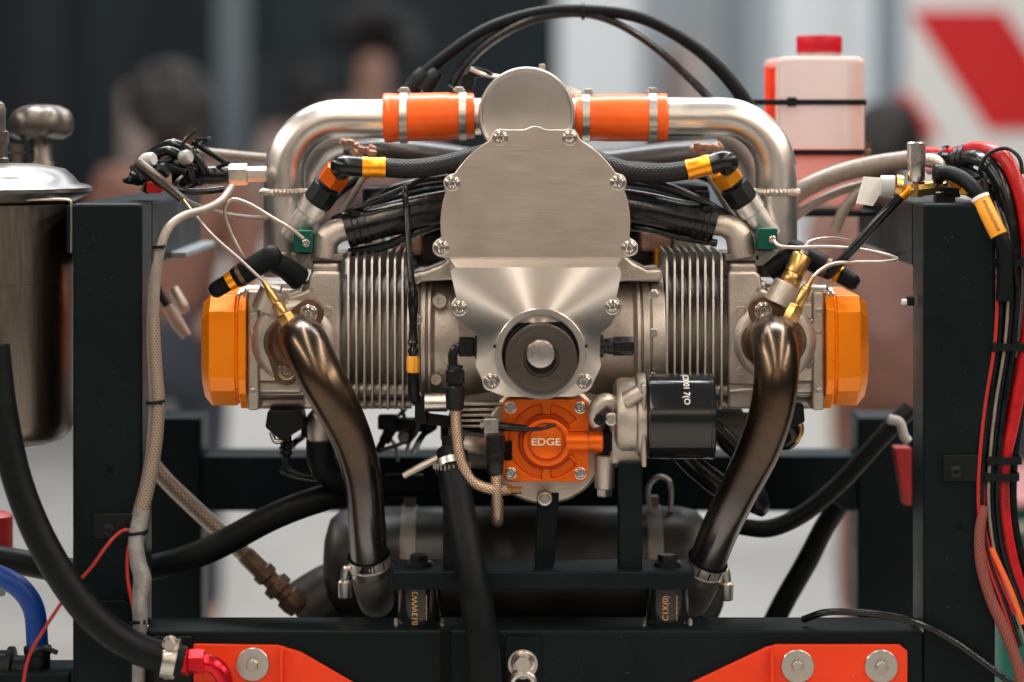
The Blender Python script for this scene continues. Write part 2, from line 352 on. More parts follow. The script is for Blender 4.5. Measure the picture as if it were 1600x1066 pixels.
# bolts: one shared mesh of each kind, unit radius, head towards -y
BOLT = {}
def bolt_mesh(kind, m):
    if (kind, m) in BOLT: return BOLT[(kind, m)]
    b = MB()
    if kind == 'socket':
        b.lathe((0, 0, 0), (0, -1, 0), [(1, 0), (1, .10), (.94, .14), (.80, .14), (.78, .17), (.78, .52), (.70, .60), (.52, .60)], 28, cap=(True, False))
        b.lathe((0, 0, 0), (0, -1, 0), [(.52, .60), (.47, .56), (.46, .12), (0, .12)], 28, cap=(False, False))
        for i in range(6): a = i * math.pi / 3; b.lathe((.34 * math.cos(a), -.2, .34 * math.sin(a)), (0, -1, 0), [(.09, 0), (.09, .3), (0, .34)], 6)
    elif kind == 'hex':
        b.lathe((0, 0, 0), (0, -1, 0), [(1, 0), (1, .12), (.95, .15), (0, .15)], 28)
        b.lathe((0, 0, 0), (0, -1, 0), [(.78, .14), (.78, .6), (.70, .68), (.0, .68)], 6)
    elif kind == 'big':      # large penny washer with a small socket screw
        b.lathe((0, 0, 0), (0, -1, 0), [(1, 0), (1, .08), (.96, .12), (0, .12)], 40)
        b.lathe((0, 0, 0), (0, -1, 0), [(.40, .12), (.40, .34), (.35, .40), (.26, .40)], 6, cap=(True, False))
        b.lathe((0, 0, 0), (0, -1, 0), [(.36, .36), (.30, .44), (.2, .44), (.2, .25), (0, .25)], 20)
    elif kind == 'cap':      # plain round stud end
        b.lathe((0, 0, 0), (0, -1, 0), [(1, 0), (1, .25), (.72, .3), (.7, .3), (.7, .42), (.62, .5), (0, .5)], 24)
    o = b.build('bolt', m, None, origin=(0, 0, 0)); o['_proto'] = 1
    BOLT[(kind, m)] = o; return o
def bolt(parent, px, py, d, r, kind='socket', m='bolt', name='bolt', axis=None):
    q = None
    if axis is not None: q = Vector((0, -1, 0)).rotation_difference(Vector(axis))
    q2 = Quaternion((0, 1, 0), random.uniform(0, 1.0))
    return copy_part(bolt_mesh(kind, m), name, W(px, py, d), parent, r * K(d), (q @ q2) if q else q2)

def text_geo(txt, size, bold=0.0):
    cu = bpy.data.curves.new('txt', 'FONT'); cu.body = txt; cu.size = size; cu.align_x = 'CENTER'; cu.align_y = 'CENTER'; cu.extrude = 0.00015; cu.offset = bold; cu.resolution_u = 3
    o = bpy.data.objects.new('txt', cu); COL.objects.link(o); dg = bpy.context.evaluated_depsgraph_get(); dg.update()
    me = bpy.data.meshes.new_from_object(o.evaluated_get(dg)); vs = [v.co.copy() for v in me.vertices]; fs = [list(p.vertices) for p in me.polygons]
    bpy.data.objects.remove(o); bpy.data.curves.remove(cu); bpy.data.meshes.remove(me); return vs, fs
def lettering(txt, size, fn, m, parent, bold=0.0):
    vs, fs = text_geo(txt, size, bold); b = MB(); b.add([fn(v) for v in vs], fs); return b.build('lettering', m, parent)
def cut(o, cutter):
    md = o.modifiers.new('cut', 'BOOLEAN'); md.operation = 'DIFFERENCE'; md.object = cutter; md.solver = 'EXACT'
    while o.modifiers[0] != md: o.modifiers.move(o.modifiers.find('cut'), 0)
    mods = [m for m in o.modifiers if m != md]; st = [(m, m.show_viewport) for m in mods]
    for m in mods: m.show_viewport = False
    dg = bpy.context.evaluated_depsgraph_get(); dg.update()
    me = bpy.data.meshes.new_from_object(o.evaluated_get(dg)); old = o.data; o.modifiers.remove(md); o.data = me; me.name = o.name
    for m, v in st: m.show_viewport = v
    for p in me.polygons: p.use_smooth = True
    me.set_sharp_from_angle(angle=R(35)); bpy.data.meshes.remove(old); INT.pop(cutter, None); bpy.data.objects.remove(cutter)

def arc(cx, cy, r, a0, a1, n):
    return [(cx + r * math.cos(R(a0 + (a1 - a0) * i / n)), cy - r * math.sin(R(a0 + (a1 - a0) * i / n))) for i in range(n + 1)]
def rrect(x0, x1, y0, y1, r, n=6):
    return arc(x1 - r, y0 + r, r, 0, 90, n) + arc(x0 + r, y0 + r, r, 90, 180, n) + arc(x0 + r, y1 - r, r, 180, 270, n) + arc(x1 - r, y1 - r, r, 270, 360, n)
def zip_tie(parent, p, axis, r, w=5, name='cable_tie', m='plastic'):
    b = MB(); k = S; ax = Vector(axis).normalized()
    b.lathe(p - ax * w * k / 2, ax, [(r * k, 0), (r * k + 1.6 * k, 0), (r * k + 1.6 * k, w * k), (r * k, w * k)], 22, cap=(False, False))
    b.wbox(p + Vector((r * .75 * k, -r * .8 * k, 0)), (5 * k, 4 * k, 6 * k)); return b.build(name, m, parent)
# ------------------------------------------------------------------ the hall behind (out of focus)
def simple(name, col, rough=0.6, **kw): M[name] = mat(name, col, 0.0, rough, **kw); return name
simple('concrete', (0.50, 0.485, 0.46), 0.45, cvar=0.12, nscale=2.5, rvar=0.1)
simple('teal_wall', (0.012, 0.021, 0.026), 0.7, cvar=0.15, nscale=1.5)
simple('dark_board', (0.008, 0.011, 0.014), 0.6); simple('slate', (0.17, 0.195, 0.21), 0.5); simple('pale_board', (0.52, 0.545, 0.565), 0.5, cvar=0.08, nscale=2)
simple('tan_board', (0.33, 0.25, 0.215), 0.6); simple('white_board', (0.78, 0.79, 0.79), 0.45); simple('red_board', (0.62, 0.004, 0.010), 0.5)
simple('cream', (0.78, 0.72, 0.62), 0.5); simple('skin', (0.26, 0.14, 0.10), 0.5); simple('hair', (0.012, 0.010, 0.010), 0.6)
simple('rose_cloth', (0.22, 0.12, 0.105), 0.8); simple('navy_cloth', (0.02, 0.025, 0.04), 0.8); simple('rust_cloth', (0.15, 0.068, 0.05), 0.8)
g = MB(); g.add([(-14, -5, 0), (14, -5, 0), (14, 16, 0), (-14, 16, 0)], [[0, 1, 2, 3]]); tag(g.build('floor', 'concrete'), kind='structure')

def board(name, label, cat, x0, x1, y0, y1, d, th, m, ground=False, parts=()):
    """an upright board with real thickness, standing where the photo shows it; ground: reaches the floor"""
    b = MB(); yb = y1 if not ground else HOR + CAMH / K(d); b.box(x0, x1, y0, yb, d, d + th)
    o = b.build(name, m, None, bevel=0.004)
    if cat: solo(o, label, cat)
    return o
wl = board('wall', None, None, -900, 880, -900, 0, 17000, 200, 'teal_wall', True); tag(wl, kind='structure'); wl.name = 'back_wall'
wr = board('wall', None, None, 880, 2600, -900, 0, 17200, 200, 'pale_board', True); tag(wr, kind='structure'); wr.name = 'back_wall'
board('dark_doorway_panel', 'very dark tall panel on the back wall beyond the steel tank', 'panel', 25, 105, -500, 0, 16600, 60, 'dark_board', True)
board('wall_pillar', 'slim grey pillar against the dark wall, above the tangle of connectors', 'pillar', 338, 386, -500, 0, 16500, 200, 'slate', True)
board('display_panel', 'tan upright display panel by the dark wall, between the tank and the pillar', 'panel', 190, 252, 135, 0, 14500, 60, 'tan_board', True)
board('dark_cabinet', 'dark cabinet standing just beyond the tan display panel', 'cabinet', 272, 330, 140, 0, 15200, 400, 'dark_board', True)
board('dark_locker', 'tall dark locker on the engine side of the slim grey pillar', 'locker', 392, 448, 95, 0, 15200, 400, 'dark_board', True)
board('glazed_panel', 'bright white wall panel in line with the arching black hoses', 'panel', 872, 1000, -500, 0, 16000, 60, 'white_board', True)
board('grey_column', 'grey column between two bright panels over the second intake pipe', 'column', 1132, 1172, -500, 0, 15600, 200, 'slate', True)
board('white_panel', 'white wall panel directly beyond the red capped bottle', 'panel', 1215, 1362, -500, 0, 16000, 60, 'white_board', True)
board('dark_column', 'dark grey column between the bottle and the red striped board', 'column', 1372, 1412, -500, 0, 15400, 200, 'slate', True)
sb = board('striped_board', None, None, 1418, 1900, -40, 480, 9000, 40, 'white_board')
solo(sb, 'white board with a big slanted red stripe behind the cable bundle', 'board')
b = MB(); b.prism([(1422, 16), (1568, 16), (1690, 204), (1544, 204)], 8990, 8999); b.build('red_stripe', 'red_board', sb)
b = MB(); b.prism([(1404, 140), (1424, 148), (1470, 214), (1416, 214)], 8988, 8999); b.build('red_stripe', 'red_board', sb)
# the stripes' locations: children of a mesh thing
b = MB(); b.lathe(W(1070, 118, 15300), (0, 0, 1), [(28 * K(15300), -.25), (34 * K(15300), -.1), (30 * K(15300), .12), (12 * K(15300), .16)], 24)
b.lathe(W(1070, 118, 15300) - Vector((0, 0, 1.6)), (0, 0, 1), [(.2, -.0), (.05, .1), (.03, 1.36)], 16); solo(b.build('floor_lamp', 'tan_board'), 'tan shaded floor lamp standing far off behind the arching hoses', 'lamp')

# white counter behind the stand
ct = thing('counter', 'long cream white counter standing on the floor behind the engine stand', 'counter')
b = MB(); b.box(330, 1300, 404, 745, 11000, 12400); b.build('carcass', 'cream', ct, bevel=0.02)
b = MB(); b.box(318, 1312, 390, 404, 10960, 12440); b.build('counter_top', 'white_board', ct, bevel=0.01)
for i in range(5): b = MB(); b.box(342 + i * 190, 524 + i * 190, 412, 728, 10985, 10999); b.build('front_panel', 'white_board', ct, bevel=0.006)
b = MB(); b.box(330, 1300, 728, 752, 11080, 12300); b.build('plinth', 'grey_plastic', ct)

def person(label, px, d, head_y, top, hair_big, trousers='navy_cloth', lean=0.0, away=False):
    t = thing('person', label, 'person'); k = K(d); H = W(px, head_y, d)
    X, Y, Z = H.x, H.y, H.z; sc = Z / 1.62
    J = {'pel': (0, 0, .95), 'wst': (0, 0, 1.10), 'chs': (lean * .6, -.02, 1.32), 'nek': (lean * .9, -.02, 1.48), 'hd0': (lean, -.03, 1.57), 'hd1': (lean, -.04, 1.70)}
    for s, n in ((-1, 'a'), (1, 'b')):
        J['sh' + n] = (s * .19 + lean * .8, -.01, 1.41); J['el' + n] = (s * .25 + lean * .6, -.10, 1.15); J['wr' + n] = (s * .17 + lean * .5, -.32, 1.02); J['ha' + n] = (s * .14 + lean * .5, -.40, 1.0)
        J['hp' + n] = (s * .10, 0, .92); J['kn' + n] = (s * .11, -.03, .50); J['an' + n] = (s * .12, .02, .09); J['to' + n] = (s * .13, -.15, .04)
    RAD = {'pel': .15, 'wst': .13, 'chs': .15, 'nek': .055, 'hd0': .075, 'hd1': .095, 'sh': .075, 'el': .046, 'wr': .03, 'ha': .035, 'hp': .10, 'kn': .062, 'an': .042, 'to': .035}
    def skin(name, m, edges, grow, par, root):
        names = []; [names.append(n) for e in edges for n in e if n not in names]
        me = bpy.data.meshes.new(name); c = Vector((X, Y, 0))
        me.from_pydata([Vector(J[n]) * sc for n in names], [(names.index(a), names.index(b_)) for a, b_ in edges], [])
        me.materials.append(M[m]); o = bpy.data.objects.new(name, me); COL.objects.link(o); o.parent = par; INT[o] = c; o.location = c
        sk = o.modifiers.new('skin', 'SKIN'); 
        for i, n in enumerate(names):
            r = RAD.get(n, RAD.get(n[:2])) * sc * grow; me.skin_vertices[0].data[i].radius = (r, r); me.skin_vertices[0].data[i].use_root = (n == root)
        sm = o.modifiers.new('sub', 'SUBSURF'); sm.levels = sm.render_levels = 2; sk.use_smooth_shade = True; return o
    trunk = [('pel', 'wst'), ('wst', 'chs'), ('chs', 'nek'), ('nek', 'hd0'), ('hd0', 'hd1')]
    arms = [e for n in 'ab' for e in (('chs', 'sh' + n), ('sh' + n, 'el' + n), ('el' + n, 'wr' + n), ('wr' + n, 'ha' + n))]
    legs = [e for n in 'ab' for e in (('pel', 'hp' + n), ('hp' + n, 'kn' + n), ('kn' + n, 'an' + n), ('an' + n, 'to' + n))]
    body = skin('body', 'skin', trunk + arms + legs, 1.0, t, 'pel')
    skin('top', top, [('pel', 'wst'), ('wst', 'chs')] + [e for e in arms if e[1][:2] != 'ha'], 1.16, t, 'pel')
    skin('trousers', trousers, [e for e in legs if e[1][:2] != 'to'], 1.15, t, 'pel')
    b = MB(); hc = Vector((X, Y, 0)) + Vector(J['hd1']) * sc; rnd = random.Random(int(px))
    for i in range(34 if hair_big else 30 if away else 12):
        a = rnd.uniform(0, 6.28); e = rnd.uniform(-1.3 if away else -.3, 1.4); rr = (.16 if hair_big else .08 if away else .06) * sc
        p = hc + Vector((math.cos(a) * math.cos(e) * rr, (-1.15 if away else 1) * abs(math.sin(a)) * math.cos(e) * rr * .9 + (-.03 if away else .01), math.sin(e) * rr * .9 + (-.02 if away else .03)))
        r0 = (.075 if hair_big else .062) * sc
        b.lathe(p, (0, 0, 1), [(0, -r0), (r0 * .7, -r0 * .7), (r0, 0), (r0 * .7, r0 * .7), (0, r0)], 10, cap=(False, False))
    b.build('hair', 'hair', t)
    return t
person('person with big dark curly hair and a rose top behind the orange coupler', 598, 12600, 108, 'rose_cloth', True, lean=-.04)
person('person in a rust brown top with dark trousers behind the tank side valve cover', 262, 6000, 186, 'rust_cloth', False, lean=.02, away=True)
person('person in a rose top and rust trousers beyond the oil filter side valve cover', 1388, 6000, 240, 'rose_cloth', False, 'rust_cloth', lean=-.02, away=True)
person('person in a tan top close to the slim grey pillar', 480, 12800, 150, 'tan_board', False, lean=.02, away=True)

# ------------------------------------------------------------------ the test stand
st = thing('engine_stand', 'black powder coated square tube stand carrying the engine', 'stand')
PX = [(113, 222), (1443, 1556)]
zb = HOR + CAMH / K(-20)
for (x0, x1) in PX:
    b = MB(); b.box(x0, x1, 318, zb, -20, 85, -20); b.build('post', 'powder', st, bevel=0.0035, seg=3)
    b = MB(); b.box(x0, x1, 318, 424, 85.4, 700, -20); b.build('top_rail', 'powder', st, bevel=0.0035, seg=3)
    b = MB(); b.box(x0, x1, 738, zb, 702, 810, -20); b.build('rear_post', 'powder', st, bevel=0.0035, seg=3)
b = MB(); b.box(222.6, 1442.4, 985, 1098, -20, 85, -20); b.build('front_beam', 'powder', st, bevel=0.003, seg=3)
a = W(0, 712, 700).z; 
b = MB(); x0 = W(222.6, 0, -20).x; x1 = W(1442.4, 0, -20).x
b.add([(x, y, z) for z in (W(0, 800, 700).z, W(0, 712, 700).z) for y in (704 * S, 806 * S) for x in (x0, x1)], [[0, 2, 3, 1], [4, 5, 7, 6], [0, 1, 5, 4], [1, 3, 7, 5], [3, 2, 6, 7], [2, 0, 4, 6]]); b.build('rear_beam', 'powder', st, bevel=0.003)
# welds
def weld(p, q, r, parent, n=9):
    b = MB(); rnd = random.Random(int(p.x * 9999))
    for i in range(n):
        c = p.lerp(q, (i + .5) / n) + Vector((rnd.uniform(-.2, .2), 0, rnd.uniform(-.2, .2))) * r; rr = r * rnd.uniform(.8, 1.25)
        b.lathe(c, (q - p), [(0, -rr * .5), (rr * .8, -rr * .35), (rr, 0), (rr * .8, rr * .35), (0, rr * .5)], 8, cap=(False, False))
    return b.build('weld_bead', 'steel', parent)
weld(W(223, 984, -19), W(236, 983, 78), 6 * S, st); weld(W(1442, 984, -19), W(1428, 984, 70), 4 * S, st)
# holes, plates and screws on the posts
for (x, y, r) in ((172, 735, 6), (1500, 822, 6), (177, 436, 2), (1470, 545, 2)):
    b = MB(); b.lathe(W(x, y, -20.3), (0, -1, 0), [(r * S, 0), (r * S, .0003), (0, .0003)], 16); b.build('hole', 'flatblack', st)
for (x0, x1, y0, y1) in ((145, 214, 803, 842), (1474, 1534, 711, 752)):
    b = MB(); b.prism(rrect(x0, x1, y0, y1, 4, 3), -25, -20.4); p = b.build('clip_plate', 'plastic', st, bevel=0.0008)
    bolt(p, (x0 + x1) / 2 - 10, (y0 + y1) / 2 + 6, -25, 9, 'socket', 'blk_ano', 'screw')
b = MB(); b.prism([(118, 948), (124, 940), (196, 938), (206, 950), (208, 1120), (118, 1120)], -24, -20.4); b.build('doubler_plate', 'powder', st, bevel=0.001)
# seams and tabs on the front beam
b = MB(); b.box(688, 704, 984.2, 1100, -22, -20.4, -20); b.build('seam_strip', 'flatblack', st, bevel=0.001)
b = MB(); b.prism([(240, 995), (300, 995), (300, 1120), (240, 1120)], -27, -20.4); b.build('backing_plate', 'plastic', st, bevel=0.0006)
b = MB(); b.prism(rrect(789, 846, 996, 1130, 8, 4), -26, -20.4); tb = b.build('beam_tab', 'powder', st, bevel=0.0008)
bolt(tb, 817, 1036, -27, 19, 'hex', 'bolt'); 
b = MB(); b.lathe(W(817, 1038, -26), (0, -1, 0), [(23 * S, 0), (23 * S, .0009), (0, .0009)], 30); b.build('washer', 'zinc', tb)
b = MB(); b.path([(797, 1075, -32), (803, 1058, -33), (817, 1052, -33), (831, 1058, -33), (837, 1075, -32)], 6, 10); b.build('clamp_loop', 'zinc', tb)
# orange red gusset plates
for poly, bolts, rib in (([(302, 1007), (434, 1009), (470, 1020), (560, 1072), (660, 1125), (302, 1125)], [(395, 1038, 26)], 441), ([(1050, 1082), (1198, 1012), (1214, 1008), (1406, 1008), (1418, 1018), (1418, 1125), (980, 1125)], [(1246, 1041, 26), (1377, 1041, 26)], 1205)):
    b = MB(); b.prism(poly, -29, -20.6); gp = b.build('gusset_plate', 'red_steel', st, bevel=0.0008)
    for (x, y, r) in bolts: bolt(gp, x, y, -29.3, r, 'big', 'zinc')
    b = MB(); b.box(rib - 2.5, rib + 2.5, 1014, 1125, -44, -29.3, -29); b.build('rib', 'red_steel', gp, bevel=0.0006)
b = MB(); b.box(222.6, 1442.4, 1132, 1140, 86, 690, -20); b.build('bounce_blocker', 'powder', st)  # unseen plate added to keep floor bounce off the muffler
# engine mount sub frame on the front beam
b = MB(); b.box(612, 1086, 893, 922, -12, 98, -12); mc = b.build('mount_crossbar', 'powder', st, bevel=0.0022, seg=3)
b = MB(); b.box(692, 731, 716, 892.6, 5, 62, 5); b.build('mount_upright', 'powder', st, bevel=0.002)
b = MB(); b.box(967, 1004, 722, 892.6, 5, 62, 5); b.build('mount_upright', 'powder', st, bevel=0.002)
b = MB(); b.prism([(840, 770), (874, 770), (866, 885), (836, 885)], 60, 92); b.build('mount_strut', 'powder', st, bevel=0.0015)
for (p, q) in ((W(728, 891, 8), W(728, 889, 60)), (W(964, 891, 8), W(964, 889, 60)), (W(833, 888, 60), W(868, 888, 60)), (W(1007, 891, 8), W(1007, 889, 60))): weld(p, q, 3.2 * S, st, 7).data.materials[0] = M['powder']
for (x, txt) in ((655, 'B13WW3'), (1043, 'C1X(0)')):
    o = W(x, 973, 38); k = K(38)
    b = MB(); b.lathe(o + Vector((0, 0, .0)), (0, 0, 1), [(33 * k, 0), (33.5 * k, 2 * k), (33.5 * k, 59 * k), (31 * k, 60 * k)], 36); bs = b.build('rubber_mount', 'filter', st)
    def wrap(v, o=o, k=k):
        a = (-v.y) / (33.7 * k); a -= 0.15
        return o + Vector((-math.sin(-a) * (33.8 * k + v.z), -math.cos(a) * (33.8 * k + v.z), 29 * k + v.x))
    lettering(txt, 0.0078, wrap, 'gold_ink', bs)
    b = MB(); 
    for i in range(5): b.lathe(o + Vector((math.sin(.38) * 33.6 * k, -math.cos(.38) * 33.6 * k, (10 + i * 8) * k)), (0, 0, 1), [(.7 * k, 0), (.7 * k, 6.5 * k)], 6)
    b.build('printed_line', 'gold_ink', bs)
    weld(W(x - 36, 979, 15), W(x - 35, 969, 60), 4.2 * S, st, 7); weld(W(x + 36, 979, 15), W(x + 35, 969, 60), 4.2 * S, st, 7)
    wb = W(x, 884, 40); b = MB(); b.lathe(wb, (0, 0, 1), [(22 * S, 0), (22 * S, 3.5 * S), (21 * S, 4 * S), (0, 4 * S)], 30); b.build('washer', 'blk_ano', st)
    bolt(st, x, 880, 40, 20, 'hex', 'blk_ano', 'mount_bolt', (0, 0, 1))
# ------------------------------------------------------------------ the engine
en = thing('aircraft_engine', 'flat four engine of cast aluminium with orange valve covers and round gearbox plate', 'engine')
# gearbox cover outline
EARS = [(782, 216), (890, 216), (707, 287), (965, 286), (690, 388), (983, 388), (718, 482), (957, 480), (768, 597), (912, 597)]
LOW = [(700, 398), (973, 398), (971, 424), (962, 470), (963, 490), (954, 508), (938, 522), (937, 560), (940, 570), (930, 592), (919, 611), (895, 620), (790, 620), (766, 611), (753, 592), (742, 570), (745, 560), (746, 522), (729, 510), (712, 492), (714, 470), (704, 424)]
def inpoly(x, y, P):
    c = False; n = len(P)
    for i in range(n):
        x1, y1 = P[i]; x2, y2 = P[(i + 1) % n]
        if (y1 > y) != (y2 > y) and x < (x2 - x1) * (y - y1) / (y2 - y1) + x1: c = not c
    return c
def inside(x, y):
    if (x - 836.5) ** 2 + (y - 350) ** 2 < 148.5 ** 2 and y < 410: return True
    if abs(x - 836) < 58 and 203 < y < 300: return True
    if (x - 836) ** 2 + (y - 218) ** 2 < 21 ** 2: return True
    for ex, ey in EARS:
        if (x - ex) ** 2 + (y - ey) ** 2 < 14.5 ** 2: return True
    return inpoly(x, y, LOW)
def outline(cx, cy, n=420):
    out = []
    for i in range(n):
        a = 2 * math.pi * i / n; c, s_ = math.cos(a), math.sin(a); r = 330.0
        while r > 10 and not inside(cx + r * c, cy + r * s_): r -= 2
        while inside(cx + r * c, cy + r * s_): r += .1
        out.append((cx + r * c, cy + r * s_))
    for _ in range(1):
        out = [((out[i - 1][0] + 2 * out[i][0] + out[(i + 1) % n][0]) / 4, (out[i - 1][1] + 2 * out[i][1] + out[(i + 1) % n][1]) / 4) for i in range(n)]
    return out
OUT = outline(838, 418)
b = MB(); b.prism(OUT, 14, 44, 0); gc = b.build('gearbox_cover', 'machined', en, bevel=0.0006)
def clip(P, f):
    keep = [p for p in P if f(p)]; i = max(range(len(P)), key=lambda i: (f(P[i]) and not f(P[i - 1])))
    return [p for p in P[i:] + P[:i] if f(p)]
up = clip(OUT, lambda p: p[1] < 404.5); b = MB(); b.prism(up, 0, 13.6, 0); b.build('upper_plate', 'brushed', gc, bevel=0.0007, sharp=50)
lo = clip(OUT, lambda p: p[1] > 424)
lo = [(963 + 7, 424), (963, 418), (712, 418), (705, 424)] + [p for p in lo if True] if lo[0][0] < 838 else [(705, 424), (712, 418), (963, 418), (970, 424)] + lo
HUBC = (844.5, 552)
b = MB(); b.ring_plate([(x, y) for x, y in lo], HUBC, 66, -24, 13.6, -24); b.build('lower_plate', 'turned', gc, bevel=0.0007, sharp=50, origin=W(HUBC[0], HUBC[1], -24))
b = MB(); A = [W(701, 402, -.6), W(972, 402, -.6), W(963, 418, -22), W(712, 418, -22)]; B_ = [Vector((p.x, 13.6 * S, p.z)) for p in A]
b.add(A + B_, [[0, 1, 2, 3], [4, 7, 6, 5], [0, 4, 5, 1], [1, 5, 6, 2], [2, 6, 7, 3], [3, 7, 4, 0]]); b.build('bevel_strip', 'machined', gc)
for ex, ey in EARS: bolt(gc, ex, ey, 0 if ey < 404 else -24, 13.2 if ey > 560 else 12, 'socket')
# gear housing behind the plate
b = MB(); b.prism([(838 + (x - 838) * .985, 418 + (y - 418) * .985) for x, y in OUT[::4]], 44.4, 150, 0); b.build('gear_housing', 'cast', en, bevel=0.003)
# bore ring and propeller hub
h0 = W(HUBC[0], HUBC[1], -24); h0.y = 0; ay = Vector((0, -1, 0))
def yl(name, m, prof, parent, c=None, n=64, **kw):
    c = c or HUBC; o = W(c[0], c[1], prof[0][1]); o.y = 0; k = K(prof[0][1])
    b = MB(); b.lathe(o, (0, 1, 0), [(r * k, d * S) for r, d in prof], n, cap=kw.pop('cap', (False, False))); return b.build(name, m, parent, **kw)
yl('bore_ring', 'machined', [(70.5, -16), (71, -29), (70, -30), (61, -30), (60, -29), (60, 60), (0, 60)], gc)
for x in (773, 916):
    yl('pin_hole', 'flatblack', [(2.4, -28), (2.4, -30.3), (0, -30.3)], gc, (x, 541), 12)
hub = yl('propeller_hub', 'darksteel', [(54, 58), (55, 0), (55, -46), (54, -49), (50, -50), (46, -49), (27, -49), (26, -47), (26, -44), (23, -44)], gc)
yl('shaft_end', 'steel', [(22.5, -40), (22.5, -54), (21, -56), (19, -56.5), (0, -56.5)], hub)
yl('inner_collar', 'blk_ano', [(59, 20), (58.5, -12), (56, -13), (55.5, 20)], gc)
# crankcase
b = MB(); b.box(716, 962, 330, 655, 151, 640, 90); b.build('crankcase', 'cast', en, bevel=0.01)
def xl(name, m, prof, py, d, parent, n=48, px0=None, **kw):
    """lathe round an axis along x: prof = (radius px, px)"""
    k = K(d); c = W(0, py, d); b = MB(); b.lathe((0, c.y, c.z), (1, 0, 0), [(r * k, (x - 800) * k) for r, x in prof], n, cap=kw.pop('cap', (False, False))); return b.build(name, m, parent, **kw)
xl('cylinder_base', 'cast', [(0, 640), (104, 640), (104, 657), (100, 658), (100, 660), (107, 661), (107, 668), (101, 669), (101, 671), (108, 672), (108, 676), (100, 682), (96, 725), (90, 770), (0, 771)], 530, 200, en, bevel=0.0008)
xl('cylinder_base', 'cast', [(0, 900), (90, 900), (96, 945), (100, 985), (108, 991), (108, 996), (101, 997), (101, 999), (107, 1000), (107, 1010), (100, 1011), (100, 1013), (104, 1014), (104, 1034), (0, 1034)], 530, 200, en, bevel=0.0008)
# ribs and bosses on the crankcase shoulders
for q in ([(641, 428), (664, 424), (690, 414), (708, 399), (730, 399), (730, 446), (716, 446), (704, 438), (641, 442)], [(1034, 420), (1012, 422), (992, 412), (972, 396), (944, 396), (944, 446), (958, 446), (972, 440), (1034, 440)]):
    b = MB(); b.prism(q, 108, 230); b.build('crankcase_shoulder', 'cast', en, bevel=0.0035, seg=4)
for (x, y) in ((650, 436), (1022, 460), (650, 618), (1020, 590), (652, 500), (1022, 520)): bolt(en, x, y, 94, 8, 'hex', 'zinc', 'flange_nut')
for (x, y, r) in ((688, 470, 10), (700, 560, 9), (1000, 480, 0), (682, 592, 8)):
    if r: yl('cast_boss', 'cast', [(r + 3, 112), (r + 1, 100), (r, 98), (r * .55, 98), (r * .5, 101), (0, 101)], en, (x, y), 24)
# lower pump housing behind the orange cover
yl('lower_housing', 'cast', [(0, 62), (92, 62), (97, 66), (97, 84), (88, 92), (88, 200), (0, 200)], en, (852, 692), bevel=0.001)
yl('lower_boss', 'cast', [(0, 40), (10.5, 40), (12, 44), (12, 64)], en, (851, 780)); bolt(en, 851, 780, 40, 9.5, 'cap', 'bolt')
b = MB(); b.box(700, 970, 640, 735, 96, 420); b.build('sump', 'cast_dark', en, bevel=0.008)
for i in range(5): b = MB(); b.box(712, 790, 628 + i * 9, 633 + i * 9, 60 + i * 3, 100, 70); b.build('cooling_rib', 'cast', en, bevel=0.001)

# cylinder barrels with their fins, heads, valve covers
def fin_mesh(px, mk):
    k = K(120); o = MB(); th = 2.0
    prof = [(124, 412), (132, 402), (150, 396), (330, 392), (350, 402), (352, 628), (340, 640), (138, 642), (124, 634)]
    vs = []
    for s_ in (-th, th):
        for d, y in prof: vs.append(Vector(((px + s_ - 800) * k, d * S, CAMH - (y - HOR) * k)))
    n = len(prof); o.add(vs, [list(range(n)), list(range(2 * n - 1, n - 1, -1))] + [[i, n + i, n + (i + 1) % n, (i + 1) % n] for i in range(n)])
    return o
def barrel(xs, x0, x1, right):
    cy = xl('cylinder_barrel', 'cast_dark', [(0, x0), (99, x0), (99, x1), (0, x1)], 528, 240, en)  # dark core colour darkens the gaps between the fins
    proto = None
    for px in xs:
        if proto is None: proto = fin_mesh(px, None).build('fin', 'fin', cy, bevel=0.0006, seg=2); p0 = px
        else: copy_part(proto, 'fin', INT[proto] + Vector(((px - p0) * K(120), random.uniform(-.0003, .0003), random.uniform(-.0004, .0004))), cy)
    # second cylinder of the bank, behind
    c2 = cy.copy(); c2.name = 'cylinder_barrel'; COL.objects.link(c2); INT[c2] = INT[cy] + Vector((0, 330 * S, 0)); c2.parent = en
    for px in xs: copy_part(proto, 'fin', INT[proto] + Vector(((px - p0) * K(120), 330 * S, 0)), c2)
barrel([544, 556.5, 569, 581, 593, 605.5, 617, 629], 532, 642, False)
barrel([1042.5, 1054.5, 1066.5, 1078.5, 1090.5, 1102.5, 1115, 1128], 1034, 1138, True)

